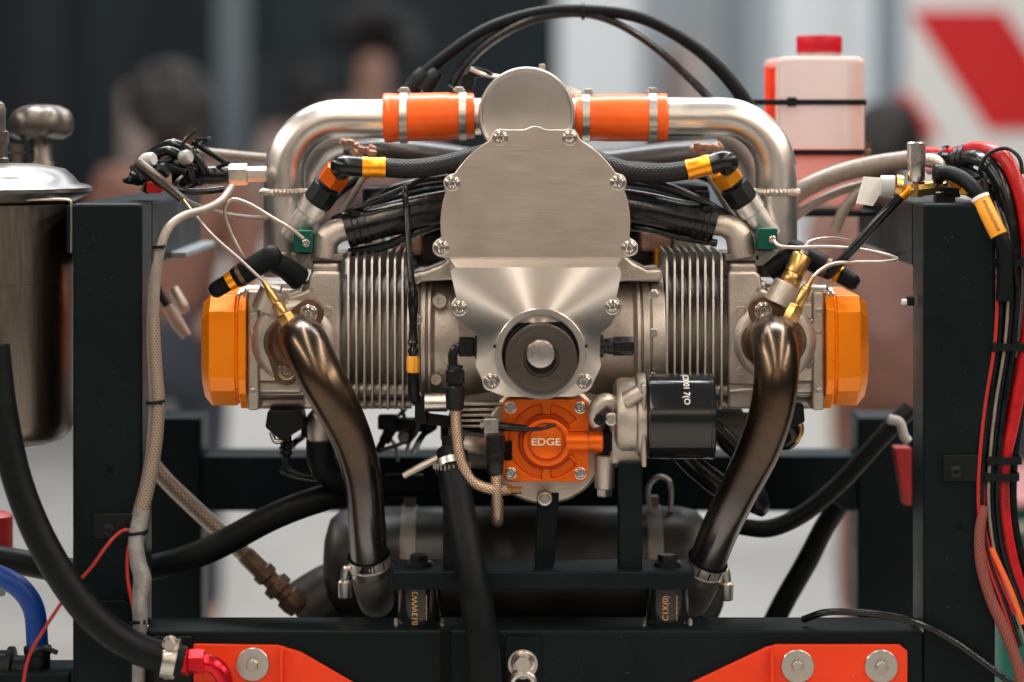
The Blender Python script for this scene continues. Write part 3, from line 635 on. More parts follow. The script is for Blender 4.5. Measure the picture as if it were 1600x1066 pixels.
def head(sx, x_in, x_out, cov, px_port, py_port, rear=False):
    """sx = +1: valve cover towards larger x.  x_in: barrel side, x_out: cover side"""
    lo, hi = min(x_in, x_out), max(x_in, x_out)
    X = lambda a: x_in + (x_out - x_in) * a          # 0 at the barrel, 1 at the cover
    def bx(a0, a1, y0, y1, d0, d1, bv=0.003, m='cast', name=None):
        p, q = sorted((X(a0), X(a1))); b = MB(); b.box(p, q, y0, y1, d0, d1, 120); return b.build(name or 'head_casting', m, hd if name else en, bevel=bv, seg=3)
    hd = None; hd = bx(0.0, .98, 470, 598, 132, 352, .004); hd.name = 'cylinder_head'
    bx(0, .40, 440, 640, 128, 350, .004, 'cast', 'head_block'); bx(.02, .33, 411, 442, 150, 300, .005, 'cast', 'intake_port')
    bx(.30, .98, 452, 474, 140, 340, .005, 'cast', 'plug_shelf'); bx(.86, .99, 455, 642, 124, 356, .003, 'cast', 'cover_flange')
    bx(.40, .90, 596, 618, 136, 330, .005, 'cast', 'lower_ledge'); bx(.0, .86, 560, 574, 128, 140, .002, 'cast', 'cast_rib')
    bx(.62, .86, 474, 498, 120, 134, .002, 'cast', 'cast_pad'); bx(.68, .86, 556, 596, 121, 134, .002, 'cast', 'emblem_pad')
    # sloping shoulder towards the spark plug
    p0, p1, p2, p3 = X(.40), X(.50), X(.72), X(.80)
    b = MB(); b.prism([(p0, 500), (p0, 447), (p1, 455), (p2, 470), (p3, 500)], 122, 140, 120); b.build('shoulder', 'cast', hd, bevel=.003, seg=3)
    q = [(533, 424), (492, 424), (484, 430), (481, 452), (468, 458), (452, 462), (432, 477), (420, 500), (415, 530), (420, 560), (436, 587), (462, 600), (533, 602)]
    b = MB(); b.prism([(X((533 - x) / 148), y) for x, y in q], 119, 136, 120); b.build('port_casting', 'cast', hd, bevel=.0035, seg=4)
    # long pushrod tubes below
    for (y, d, r) in ((609, 160, 12), (628, 190, 11)):
        k = K(d); c = W(0, y, d); a0, a1 = (X(.9) - 800) * k, ((X(-.75)) - 800) * k
        b = MB(); b.lathe((0, c.y, c.z), (1, 0, 0), [(r * k, min(a0, a1)), (r * k, max(a0, a1))], 20); b.build('pushrod_tube', 'cast', hd)
    # round exhaust boss
    yl('exhaust_boss', 'cast', [(0, 116), (52, 112), (58, 114), (66, 121), (68, 140)], hd, (px_port, py_port), 56, bevel=.0008)
    # plug boss and nut along the top edge
    k = K(150); c = W(0, 463, 150); a0, a1 = sorted(((X(.62) - 800) * k, (X(1.0) - 800) * k))
    b = MB(); b.lathe((0, c.y, c.z), (1, 0, 0), [(0, a0), (17 * k, a0), (18 * k, a0 + .003), (18 * k, a1), (0, a1)], 28, cap=(False, False)); b.build('stud_boss', 'cast', hd, bevel=.001)
    e = X(1.0) ; b = MB(); ax = (sx, 0, 0)
    b.lathe(W(e, 461, 138), ax, [(14 * S, 0), (14 * S, 3 * S)], 24); b.lathe(W(e + sx * 3, 461, 138), ax, [(11 * S, 0), (11 * S, 6 * S), (6 * S, 6.5 * S), (6 * S, 9 * S)], 6); b.build('stud_nut', 'zinc', hd)
    # cast round marks
    for (a, y, r) in ((.13, 486, 8), (.12, 580, 7)):
        yl('cast_mark', 'cast', [(r, 119.2), (r, 117.2), (r - 1.5, 116.8), (r - 2.2, 118.2), (2.5, 118.2), (2.2, 117.4), (0, 117.4)], hd, (X(a), y), 20)
    c = (X(.82), 570); yl('emblem', 'cast_dark', [(7, 121), (7, 119.2), (5.4, 119), (5, 120.2), (2.6, 120.2), (2.4, 119), (0, 119)], hd, c, 8)
    for s_ in (-1, 1): yl('emblem_ear', 'cast_dark', [(3.2, 121), (3.2, 119.2), (1.6, 119.2), (1.4, 120.4), (0, 120.4)], hd, (c[0] + s_ * 6.5, c[1] - 6.5), 10)
    for (a, y, r) in ((.93, 486, 6), (.93, 520, 4.5), (.93, 612, 6), (.30, 452, 5)): bolt(hd, X(a), y, 122, r, 'hex', 'zinc', 'head_bolt')
    for (a0, y0, a1, y1) in ((.64, 505, .86, 500), (.66, 545, .86, 552), (.02, 612, .36, 606), (.05, 462, .33, 458)):
        b = MB(); b.path([(X(a0), y0, 124, 3.5), (X((a0 + a1) / 2), (y0 + y1) / 2, 123, 3.2), (X(a1), y1, 126, 3)], 3, 10, 4); b.build('cast_rib', 'cast', hd)
    # intake flange and bolts
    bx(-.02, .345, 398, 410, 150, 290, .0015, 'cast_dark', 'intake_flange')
    bolt(hd, X(.09), 397, 190, 11, 'hex', 'bolt', 'flange_bolt', (0, 0, 1))
    # valve cover: loft of eight-sided sections
    def sect(inset, x, ch_t=30, ch_b=44):
        d0, d1, y0, y1 = 112 + inset, 372 - inset, 463 + inset, 639 - inset
        return [(d0, y0 + 24), (d0, y1 - 48), (d0 + 10, y1 - 26), (d0 + 46, y1), (d1 - 40, y1), (d1, y1 - 40), (d1, y0 + 24), (d1 - 24, y0), (d0 + 24, y0)], x
    secs = [sect(-4, cov[0]), sect(-4, cov[1]), sect(-1, cov[1] + sx), sect(3, cov[1] + sx * 1.2), sect(3, cov[1] + sx * 5), sect(0, cov[1] + sx * 6), sect(0, cov[2]), sect(13, cov[3]), sect(20, cov[3] + sx * .6)]
    k = K(112); rings = [[Vector(((x - 800) * k, d * S, CAMH - (y - HOR) * k)) for d, y in pr] for pr, x in secs]
    b = MB(); b.rings(rings); b.build('valve_cover', 'orange_ano', en, bevel=.0009, seg=2, sharp=20)
    return hd
HL = head(-1, 532, 384, (384, 372, 326, 313), 458, 533)
HR = head(1, 1138, 1291, (1291, 1304, 1345, 1359), 1210, 533)

# orange oil pump cover
oc = thing('oil_pump_cover', 'orange anodised square pump cover engraved EDGE under the propeller hub', 'pump cover')
sq = []
for (cx, cy, a) in ((907, 637, 0), (798, 637, 90), (798, 740, 180), (907, 740, 270)): sq += arc(cx, cy, 13, a - 6, a + 96, 8)
b = MB(); b.prism(sq, 30, 60, 30); pl = b.build('cover_plate', 'deep_orange', oc, bevel=.0008)
CC = (854, 690); ct_ = MB()
def pocket(a0, a1, r0, r1):
    P = arc(CC[0], CC[1], r1, a0, a1, 18) + arc(CC[0], CC[1], r0, a1, a0, 12)
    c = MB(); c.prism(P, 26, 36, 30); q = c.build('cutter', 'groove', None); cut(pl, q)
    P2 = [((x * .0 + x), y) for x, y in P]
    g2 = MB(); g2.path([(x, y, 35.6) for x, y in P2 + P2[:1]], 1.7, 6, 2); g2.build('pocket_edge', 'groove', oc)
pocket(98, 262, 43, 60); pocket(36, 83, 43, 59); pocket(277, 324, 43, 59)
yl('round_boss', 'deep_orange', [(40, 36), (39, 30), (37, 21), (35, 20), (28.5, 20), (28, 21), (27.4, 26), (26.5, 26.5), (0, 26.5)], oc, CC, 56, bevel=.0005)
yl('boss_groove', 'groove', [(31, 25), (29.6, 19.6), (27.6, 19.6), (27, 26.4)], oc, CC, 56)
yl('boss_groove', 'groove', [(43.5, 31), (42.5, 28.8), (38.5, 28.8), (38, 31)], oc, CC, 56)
o = W(853, 691, 26); lettering('EDGE', 0.0096, lambda v: o + Vector((v.x * 1.18, -v.z - .0003, v.y)), 'pale_ink', oc, .0002)
k = K(34); c = W(0, 690, 34)
b = MB(); b.lathe((0, c.y, c.z), (1, 0, 0), [(17.5 * k, 84 * k), (17.5 * k, 118 * k), (15.5 * k, 120 * k), (15.5 * k, 124 * k), (17 * k, 126 * k), (17 * k, 141 * k), (14 * k, 143 * k)], 32); b.build('outlet_spout', 'deep_orange', oc, bevel=.0005)
for (y0, y1) in ((671, 674), (706, 709)): b = MB(); b.box(886, 917, y0, y1, 27, 31); b.build('spout_rib', 'deep_orange', oc, bevel=.0006)
for (x, y) in ((798, 637), (907, 637), (798, 740), (907, 740)): bolt(oc, x, y, 30, 9.5, 'socket')

# oil filter and its housing
of = thing('oil_filter', 'glossy black canister oil filter with white print beside the orange pump cover', 'oil filter')
fk = K(40); fc = W(0, 650, 40)
b = MB(); b.lathe((0, fc.y, fc.z), (1, 0, 0), [(62 * fk, 211 * fk), (66 * fk, 213 * fk), (66.5 * fk, 217 * fk), (66.5 * fk, 307 * fk), (67.5 * fk, 308 * fk), (67.5 * fk, 312 * fk), (64 * fk, 315 * fk), (20 * fk, 315 * fk)], 64); b.build('canister', 'filter', of)
def fw(v):
    a = -.25 + v.x / (67 * fk); r = 66.8 * fk + v.z
    return Vector((269 * fk + v.y, fc.y - r * math.cos(a - .62) , fc.z - r * math.sin(a - .62)))
lettering('(C0001 7(O', 0.0082, fw, 'white_ink', of)
hs = xl('filter_housing', 'cast', [(0, 958), (48, 958), (58, 962), (62, 970), (62, 992), (68, 994), (69, 998), (69, 1008), (60, 1011), (0, 1011)], 652, 60, of, bevel=.001)
b = MB(); b.path([(978, 625, -2), (990, 618, -6), (1000, 612, -6)], 12, 14); b.build('housing_boss', 'cast', of)
b = MB(); b.box(953, 1008, 640, 728, 20, 90); b.build('housing_body', 'cast', of, bevel=.006, seg=3)
b = MB(); b.box(1001, 1009, 598, 727, -8, 100, 20); b.build('housing_flange', 'cast', of, bevel=.002)
b = MB(); b.path([(962, 634, 30), (945, 626, 22), (932, 636, 18), (929, 650, 20), (934, 662, 24)], 12, 16); b.build('cast_elbow', 'cast', of)
bolt(of, 938, 654, 10, 11, 'socket', 'blk_ano'); bolt(of, 955, 655, 8, 10, 'hex', 'zinc')
b = MB(); b.lathe(W(945, 762, 40), (0, 0, 1), [(15 * S, -1 * S), (16 * S, 1 * S), (16 * S, 50 * S), (13 * S, 52 * S)], 24); b.build('drain_boss', 'cast', of)
b = MB(); b.lathe(W(945, 764, 40), (0, 0, -1), [(14 * S, 0), (14 * S, 2 * S), (13.5 * S, 3 * S), (13.5 * S, 11 * S), (11 * S, 13 * S)], 6); b.build('drain_plug', 'zinc', of)
b = MB(); b.box(942, 956, 676, 706, 22, 60); b.build('joint_block', 'flatblack', of, bevel=.001)
# ------------------------------------------------------------------ intake: plenum, couplers, bent pipes
pn = thing('intake_plenum', 'round satin aluminium plenum drum above the gearbox plate', 'plenum')
yl('drum', 'drum', [(0, 127), (66, 127), (69, 126), (70, 123), (73.5, 122), (75, 126), (76, 132), (76, 470), (0, 470)], pn, (823, 180), 72, bevel=.0006)
for (x0, x1) in ((735, 752), (894, 908)):
    k = K(230); c = W(0, 182, 230); b = MB(); b.lathe((0, c.y, c.z), (1, 0, 0), [(29 * k, (x0 - 800) * k), (29 * k, (x1 - 800) * k)], 32); b.build('side_stub', 'tube', pn)
b = MB(); b.box(842, 852, 100, 112, 200, 212); b.build('top_stud', 'zinc', pn, bevel=.0005)
b = MB(); b.path([(880, 150, 300, 18), (905, 163, 320, 18), (918, 185, 330, 16)], 18, 16); b.build('rear_boss', 'cast', pn)

def xtube(m, prof, py0, py1, px0, px1, d, n=44):
    """lathe along the line px0,py0 -> px1,py1 at depth d; prof = (radius px, px along)"""
    p, q = W(px0, py0, d), W(px1, py1, d); k = K(d); b = MB(); b.lathe(p, (q - p), [(r * k, (x - px0) * k) for r, x in prof], n); return b
def clamp(parent, x, y, d, r, w=12, sx=0):
    k = K(d); c = W(x, y, d); b = MB()
    b.lathe(c - Vector((w / 2 * k, 0, 0)), (1, 0, 0), [(r * k, 0), ((r + 1.6) * k, .4 * k), ((r + 1.6) * k, (w - .4) * k), (r * k, w * k)], 44, cap=(False, False))
    band = b.build('clamp_band', 'zinc', parent)
    b = MB(); b.box(x - 6 + sx, x + 7 + sx, y - r - 9, y - r, d - 8, d + 10, d); b.box(x - 9 + sx, x + 9 + sx, y - r - 6, y - r - 2, d - 5, d + 7, d); b.build('clamp_screw', 'zinc', band, bevel=.0006)
cp = thing('silicone_coupler', 'orange silicone coupler with two clamps on the tank side of the plenum drum', 'coupler', 'orange silicone couplers on the intake pipes')
xtube('silicone', [(30, 599), (37.5, 600), (38.6, 602), (38.6, 612), (37.6, 620), (37.6, 700), (36.2, 708), (35.8, 737), (35, 741), (29, 742)], 184.5, 181, 600, 742, 230).build('hose', 'silicone', cp)
clamp(cp, 631, 184, 230, 38.4); clamp(cp, 723, 181.5, 230, 36.6, 12, -6)
cp = thing('silicone_coupler', 'orange silicone coupler with two clamps on the bottle side of the plenum drum', 'coupler', 'orange silicone couplers on the intake pipes')
xtube('silicone', [(29, 898), (35, 899), (36, 902), (36, 930), (37, 945), (37, 1025), (38, 1032), (38, 1040), (37, 1042), (30, 1043)], 184.5, 184, 900, 1042, 230).build('hose', 'silicone', cp)
clamp(cp, 915, 184.5, 230, 36.6, 12, 3); clamp(cp, 1019, 184, 230, 37.8, 13)

def pipe_pts(xs, xv, yh, yend, d, Rb):
    sg = 1 if xv > xs else -1
    pts = [(xs, yh, d), ((xs + xv - sg * Rb) / 2, yh, d), (xv - sg * Rb, yh, d)]
    for i in range(1, 13): a = math.pi / 2 * i / 12; pts.append((xv - sg * Rb + sg * Rb * math.sin(a), yh + Rb - Rb * math.cos(a), d))
    pts += [(xv, (yh + Rb + yend) / 2, d), (xv, yend, d)]; return pts
def bead(parent, px, py, d, r, name='weld_bead'):
    k = K(d); c = W(px, py, d); b = MB(); rnd = random.Random(int(px))
    for i in range(34):
        a = 2 * math.pi * i / 34; p = c + Vector((math.cos(a) * r * k, math.sin(a) * r * k, rnd.uniform(-.5, .5) * k)); t = Vector((-math.sin(a), math.cos(a), .35))
        b.lathe(p - t * 4.5 * k, t, [(0, 0), (4.6 * k, 1.8 * k), (6.2 * k, 4.5 * k), (4 * k, 8 * k), (0, 9.5 * k)], 8, cap=(False, False))
    return b.build(name, 'cast', parent)
def intake(label, xs, xv, yh, d, Rb, r, lab_inj, rear=False):
    t = thing('intake_pipe', label, 'intake pipe', 'bent aluminium intake pipes')
    b = MB(); P = pipe_pts(xs, xv, yh, 432, d, Rb); P = [(x, y, dd, r - 2.5 * max(0, min(1, (300 - y) / 110))) for x, y, dd in P]
    b.path(P, r, 40, 3); b.build('bent_tube', 'tube', t); bead(t, xv, 300, d, r + .3)
    b = MB(); k = K(d); b.lathe(W(xv, 402, d), (0, 0, 1), [((r + 4) * k, 0), ((r + 4) * k, 8 * k), ((r + 2) * k, 9 * k)], 40); b.build('pipe_collar', 'zinc', t); return t
ip = intake('front bent aluminium intake pipe dropping toward the green block on the tank side', 604, 444.5, 186, 230, 86, 33, 0)
iq = intake('front bent aluminium intake pipe dropping beside the red capped bottle', 1038, 1212.5, 183, 230, 86, 33, 0)
for (lab, xs, xv) in (('rear bent intake pipe half hidden inside the curve of the tank side pipe', 640, 466), ('rear bent intake pipe half hidden inside the curve of the bottle side pipe', 1010, 1182)):
    t = thing('intake_pipe', lab, 'intake pipe', 'bent aluminium intake pipes'); b = MB(); b.path(pipe_pts(xs, xv, 206, 420, 560, 80), 31, 32, 3); b.build('bent_tube', 'tube', t)

# fuel injector holders with their hoses
def injector(label, hlabel, base, tip, sx, elbow_end, hose, copper):
    t = thing('fuel_injector', label, 'injector', 'fuel injectors on the intake pipes')
    A, B = W(*base), W(*tip); ax = (B - A); L = ax.length / K(230); ax.normalize(); k = K(200)
    def seg(name, m, prof, n=28): b = MB(); b.lathe(A, ax, [(r * k, h * k) for r, h in prof], n); return b.build(name, m, t)
    seg('stub', 'tube', [(20, -40), (20, 8), (23, 10), (23, 30), (20, 31)])
    for i in range(10):
        pass
    seg('injector_body', 'plastic', [(22, 31), (25, 33), (25, 60), (22, 62), (19, 63), (19, 66)], 8)
    seg('fuel_cup', 'gold_ano' if sx > 0 else 'deep_orange', [(19, 66), (23, 67), (23, 92), (20, 94), (18, 96)], 6)
    seg('cup_tip', 'rust', [(14, 96), (14, 104), (10, 106)], 6)
    for j, dx in ((0, 15), (1, -17)):
        pa = A + ax * 20 * k + Vector((dx * k, 0.01, 6 * k)); b = MB(); b.tube([pa, pa + ax * 70 * k], 4 * k, 8); b.build('clip_wire', 'rust' if j else 'plastic', t)
    b = MB(); rnd = random.Random(3 + sx)
    for i in range(9):
        p = W(copper[0] + rnd.uniform(-24, 24), copper[1] + rnd.uniform(-9, 9), 300 + rnd.uniform(-20, 20)); b.wbox(p, (14 * S, 14 * S, 11 * S), Quaternion((0, 1, 0), rnd.uniform(0, 1.5)).to_matrix())
    b.build('pipe_union', 'copper', t, bevel=.0015)
    h = thing('fuel_hose', hlabel, 'hose', 'braided black fuel hoses')
    E = elbow_end
    b = MB(); b.path(E, 16.5, 24, 8); b.build('hose_elbow', 'gloss', h)
    p, q = hose[0], hose[1]
    P, Q = W(*p), W(*q); dr = (Q - P).normalized(); kk = K(p[2]); b = MB()
    ln = (Q - P).length / kk
    b.lathe(P, dr, [(15, -1), (16.6, 0), (16.6, ln * .28), (15.6, ln * .3), (15.6, ln * .7), (16.6, ln * .74), (16.6, ln), (14, ln + .5)] and [(r * kk, x * kk) for r, x in [(15, -1), (16.6, 0), (16.6, ln * .26), (15.9, ln * .28), (15.9, ln * .8), (16.6, ln * .84), (16.6, ln), (14, ln + .5)]], 28); b.build('hose_socket', 'gold_ano', h)
    b = MB(); b.path(hose[1:], 15.2, 24, 10); b.build('braided_sleeve', 'braid_black', h)
injector('slanted injector with black body and orange cup on the tank side pipe', 'braided black hose with gold collar bending over the tank side injector',
    (478, 340, 175), (540, 252, 150), -1, [(537, 270, 130, 15), (532, 260, 118), (540, 259, 112), (566, 261, 112)], [(566, 261, 112), (602, 262, 115), (640, 264, 118), (690, 258, 125), (735, 246, 135), (775, 236, 150)], (560, 232))
injector('slanted injector with black body and orange cup on the bottle side pipe', 'braided black hose with gold collar bending over the bottle side injector',
    (1180, 338, 175), (1117, 250, 150), 1, [(1132, 262, 130, 15), (1138, 254, 118), (1130, 251, 112), (1110, 257, 112)], [(1110, 257, 112), (1074, 266, 115), (1040, 270, 118), (985, 268, 125), (940, 254, 135), (900, 236, 150)], (1105, 236))

# coolant / crankcase hoses with silver elbows
def big_hose(label, elab, path_h, collar, elbow):
    t = thing('breather_hose', label, 'hose', 'fat black hoses behind the gearbox plate')
    b = MB(); b.path(path_h, 27, 28, 8); b.build('hose', 'gloss', t)
    for (c0, c1, r) in collar:
        P, Q = W(*c0), W(*c1); b = MB(); L = (Q - P).length
        b.lathe(P, Q - P, [((r - 3) * S, 0), (r * S, .0006), (r * S, L * .35), ((r - 1.5) * S, L * .4), ((r - 1.5) * S, L * .6), (r * S, L * .65), (r * S, L - .0006), ((r - 3) * S, L)], 32); b.build('hose_clamp', 'gloss', t)
        b = MB(); b.wbox(P.lerp(Q, .5) + Vector((0, -r * .75 * S, r * .75 * S)), (14 * S, 8 * S, 8 * S)); b.build('clamp_screw', 'plastic', t, bevel=.0006)
    e = thing('pipe_elbow', elab, 'elbow', 'cast elbows on the cylinder heads')
    b = MB(); b.path(elbow, 20, 26, 8); b.build('elbow_tube', 'cast', e)
    return t
big_hose('fat black hose slanting from the tank side cast elbow to the gearbox plate', 'cast aluminium elbow joining the tank side head to its black hose',
    [(545, 359, 165), (600, 345, 168), (660, 331, 175), (730, 318, 190)], [((540, 360, 165), (575, 351, 166), 30)],
    [(552, 357, 165, 18), (528, 361, 165, 19), (510, 375, 165, 21), (505, 402, 165, 22)])
big_hose('fat black hose slanting from the bottle side cast elbow to the gearbox plate', 'cast aluminium elbow joining the bottle side head to its black hose',
    [(1113, 349, 165), (1060, 338, 168), (1010, 327, 175), (940, 316, 190)], [((1118, 351, 165), (1086, 343, 166), 30)],
    [(1108, 349, 165, 18), (1135, 353, 165, 19), (1152, 366, 165, 21), (1160, 402, 165, 22)])
for lab, pts, r, m, d in (('thin black cable running above the tank side fat hose', [(520, 342, 175), (566, 322, 150), (640, 290, 150), (680, 268, 160), (740, 262, 180)], 4.5, 'gloss', 0),
        ('second thin black cable under the tank side fat hose', [(545, 395, 170), (600, 385, 165), (650, 364, 165), (690, 350, 175), (730, 345, 190)], 7, 'gloss', 0),
        ('thin black cable running above the bottle side fat hose', [(1150, 345, 170), (1105, 318, 150), (1040, 290, 150), (990, 278, 165), (930, 276, 190)], 6, 'gloss', 0),
        ('second thin black cable under the bottle side fat hose', [(1120, 380, 170), (1060, 370, 165), (1010, 358, 170), (960, 352, 190)], 6, 'gloss', 0)):
    b = MB(); b.path(pts, r, 12, 8); solo(b.build('cable', m), lab, 'cable')
for lab, pts in (('dark satin air duct behind the tank side braided fuel hose', [(800, 272, 420, 30), (690, 250, 420, 26), (600, 236, 430, 20), (540, 236, 450, 12)]), ('dark satin air duct behind the bottle side braided fuel hose', [(860, 275, 420, 36), (960, 262, 420, 30), (1050, 248, 430, 26), (1120, 240, 450, 22)])):
    b = MB(); b.path(pts, 20, 22, 8); solo(b.build('air_duct', 'duct'), lab, 'duct')
bxs = thing('alternator_cover', 'dark slate casing behind the gearbox plate above the crankcase', 'casing')
b = MB(); b.box(640, 1030, 352, 420, 380, 620); b.build('casing', 'duct', bxs, bevel=.012, seg=4)
for (x0, x1, y0, y1, m) in ((610, 660, 365, 398, 'copper'), (1000, 1050, 360, 392, 'copper'), (1052, 1090, 366, 398, 'cast'), (560, 600, 372, 400, 'cast'), (1022, 1032, 385, 420, 'gold_ano')):
    b = MB(); b.box(x0, x1, y0, y1, 320, 400); b.build('mounting_lug', m, bxs, bevel=.004)

def wire(label, pts, r, m, name='sensor_wire', cat='wire', n=10, seg=10, group=None):
    b = MB(); b.path(pts, r, n, seg); return solo(b.build(name, m), label, cat, group)
# dark boxes and cables, added to darken the gaps over the cylinders
for lab, x0, x1, y0, y1, pts in (('black box added to darken the gap behind the tank side fat hose', 566, 720, 292, 350, [(560, 330, 300), (600, 300, 290), (650, 284, 290), (700, 276, 300)]), ('black box added to darken the gap behind the bottle side fat hose', 950, 1108, 288, 350, [(1116, 330, 300), (1070, 300, 290), (1020, 284, 290), (960, 276, 300)])):
    t = thing('dark_filler_box', lab, 'filler box'); b = MB(); b.box(x0, x1, y0, y1, 330, 470); b.build('box_body', 'plastic', t, bevel=.004)
    for i in range(4): b = MB(); xx = x0 + 14 + i * (x1 - x0 - 28) / 3.2; b.box(xx, xx + 22, y0 + 10, y0 + 30, 310, 330.4, 330); b.build('socket', 'grey_plastic' if i % 3 == 1 else 'blk_ano', t, bevel=.001)
    b = MB(); b.path(pts, 5, 10, 8); b.build('box_cable', 'gloss', t)
    for i in range(3): b = MB(); b.path([(x, y + 9 + 8 * i, d + 12 * i) for x, y, d in pts], 3 + i % 2, 8, 6); b.build('box_cable', 'rubber', t)
    b = MB(); sx = pts[0][0]; q = 1 if sx < 800 else -1; b.path([(sx - q * 34, 350, 210), (sx + q * 6, 280, 214), (sx + q * 16, 262, 216)], 5, 10, 4); b.build('stay_rod', 'cast_dark', t)
wire('black corrugated cable crossing below the tank side intake curve', [(500, 330, 300, 8), (530, 300, 310, 8), (580, 268, 330, 8), (660, 258, 360, 8), (740, 256, 380, 8)], 8, 'plastic', 'cable', 'cable')
wire('black corrugated cable crossing below the bottle side intake curve', [(1170, 330, 300, 8), (1140, 296, 310, 8), (1090, 272, 330, 8), (1010, 262, 360, 8), (940, 258, 380, 8)], 8, 'plastic', 'cable', 'cable')
sm_ = thing('starter_motor', 'dark cylindrical starter motor under the filter side fins', 'starter motor')
b = MB(); k = K(300); b.lathe(W(1118, 668, 300), (1, 0, 0), [(0, 0), (26 * k, 0), (30 * k, 3 * k), (30 * k, 40 * k), (24 * k, 44 * k), (24 * k, 78 * k), (0, 80 * k)], 32, cap=(False, False)); b.build('motor_body', 'cast_dark', sm_)
b = MB(); b.path([(1112, 652, 220, 7), (1150, 690, 220, 7), (1192, 735, 225, 7)], 7, 12, 4); b.build('stay_rod', 'duct', sm_)
bw = thing('underside_wiring', 'loose black wires and small plugs hanging beneath the tank side cylinders', 'wiring')
rnd = random.Random(4)
for i in range(9):
    x = rnd.uniform(476, 690); y = 650 + rnd.uniform(0, 10); pts = [(x, y - 20, 300)]
    for j in range(3): x += rnd.uniform(-34, 30); y += rnd.uniform(10, 30); pts.append((x, y, rnd.uniform(260, 360)))
    b = MB(); b.path(pts, rnd.uniform(2.5, 5.5), 8, 6); b.build('loose_wire', rnd.choice(['gloss', 'rubber', 'plastic', 'grey_cable']), bw)
for (x, y, w, h) in ((590, 650, 30, 22), (540, 660, 26, 40), (700, 676, 34, 26), (470, 654, 22, 30)):
    b = MB(); b.box(x, x + w, y, y + h, 280, 310); b.build('plug', 'plastic', bw, bevel=.002)

# ------------------------------------------------------------------ exhausts
def exhaust(label, pts, flange, bolts, collar, sx):
    t = thing('exhaust_pipe', label, 'exhaust pipe', 'heat tinted exhaust pipes')
    b = MB(); b.path(pts, 34, 40, 10, vscale='unit'); b.build('bent_tube', 'exhaust', t)
    b = MB(); b.prism(flange, 101, 115, 108); f = b.build('port_flange', 'rust', t, bevel=.0012, seg=2)
    c = pts[0]; b = MB(); b.lathe(W(c[0], c[1], 116), (0, -1, 0), [(47 * S, 0), (47 * S, 16 * S), (43 * S, 19 * S), (38 * S, 30 * S)], 40); b.build('port_collar', 'rust', t)
    for i, (x, y) in enumerate(bolts): bolt(t, x, y, 101, 14, 'socket', 'bolt' if i == 0 else 'brown_bolt')
    k = K(collar[0][2]); b = MB(); b.path(collar, 30, 36, 6); b.build('slip_collar', 'collar', t)
    p, q = W(*collar[0][:3]), W(*collar[1][:3]); ax = (q - p).normalized(); r0 = collar[0][3] * k
    b = MB(); b.lathe(p - ax * 2 * k, ax, [(r0 - 4 * k, 0), (r0 + 1.2 * k, 0), (r0 + 1.6 * k, 2.2 * k), (r0, 3 * k)], 40); b.build('gap_ring', 'flatblack', t)  # black ring put in for the dark gap at the slip joint
    b = MB(); b.lathe(q + ax * 3 * k, ax, [(r0 - 3 * k, 0), (r0 + 1.8 * k, .6 * k), (r0 + 1.8 * k, 12 * k), (r0 - 3 * k, 13 * k)], 40); b.build('collar_band', 'zinc', t)
    for i in range(3):
        a = -1.9 + i * .55; u = Vector((math.cos(a), math.sin(a), 0)); u = (u - ax * u.dot(ax)).normalized(); b = MB(); b.tube([p + u * (r0 + .3 * k) + ax * 3 * k, q + u * (r0 + .3 * k) + ax * 1 * k], 1.1 * k, 6); b.build('slot', 'flatblack', t)
    return t
xl_ = exhaust('heat tinted exhaust pipe curving down in front of the tank side fins',
    [(466, 535, 112, 35), (468, 527, 70, 36), (477, 538, 30, 36.5), (497, 580, 6, 36.5), (525, 632, 6, 35), (551, 690, 24, 32), (567, 750, 48, 30), (573, 815, 75, 29.5), (577, 882, 102, 29)],
    arc(482, 490, 24, -40, 100, 10) + arc(452, 535, 40, 130, 215, 8) + arc(448, 580, 22, 215, 330, 10) + arc(474, 535, 40, -45, 10, 8), [(482, 490), (448, 580)],
    [(576, 868, 100, 32), (578, 880, 105, 32), (580, 900, 118, 31), (584, 922, 150, 29), (588, 938, 210, 28)], 1)
xr_ = exhaust('heat tinted exhaust pipe curving down beside the black oil filter',
    [(1207, 535, 112, 35), (1207, 527, 70, 36), (1211, 542, 30, 36), (1213, 585, 8, 35), (1206, 640, 8, 34.5), (1186, 702, 24, 33.5), (1155, 765, 48, 31), (1124, 830, 75, 29.5), (1102, 886, 102, 28.5)],
    arc(1193, 486, 24, 80, 230, 10) + arc(1200, 535, 42, 150, 215, 8) + arc(1226, 578, 22, 225, 350, 10) + arc(1220, 533, 40, -40, 50, 8), [(1193, 486), (1227, 581)],
    [(1106, 876, 98, 31), (1101, 888, 104, 31), (1096, 903, 118, 30), (1088, 922, 150, 29), (1080, 938, 210, 28)], -1)
for (t, ks) in ((xl_, [(555, 893), (540, 905)]), (xr_, [(1118, 895), (1134, 908)])):
    (x0, y0), (x1, y1) = ks; sg = 1 if x1 > x0 else -1
    b = MB(); b.path([(x0 - sg * 4, y0 + 12, 108, 6), (x0 + sg * 4, y0 - 4, 104, 7), (x1 - sg * 2, y0 - 4, 104, 7), (x1 + sg * 2, y1, 104, 7)], 7, 12, 5); b.build('clamp_ear', 'zinc', t)
    b = MB(); b.lathe(W(x1 + sg * 1, y1 + 30, 106), (0, 0, 1), [(9 * S, 0), (11 * S, 2 * S), (11.5 * S, 26 * S), (8 * S, 30 * S)], 14); b.build('clamp_bolt', 'zinc', t)
mf = thing('muffler', 'dark steel muffler drum lying behind the mount crossbar', 'muffler')
k = K(360); c = W(0, 880, 360)
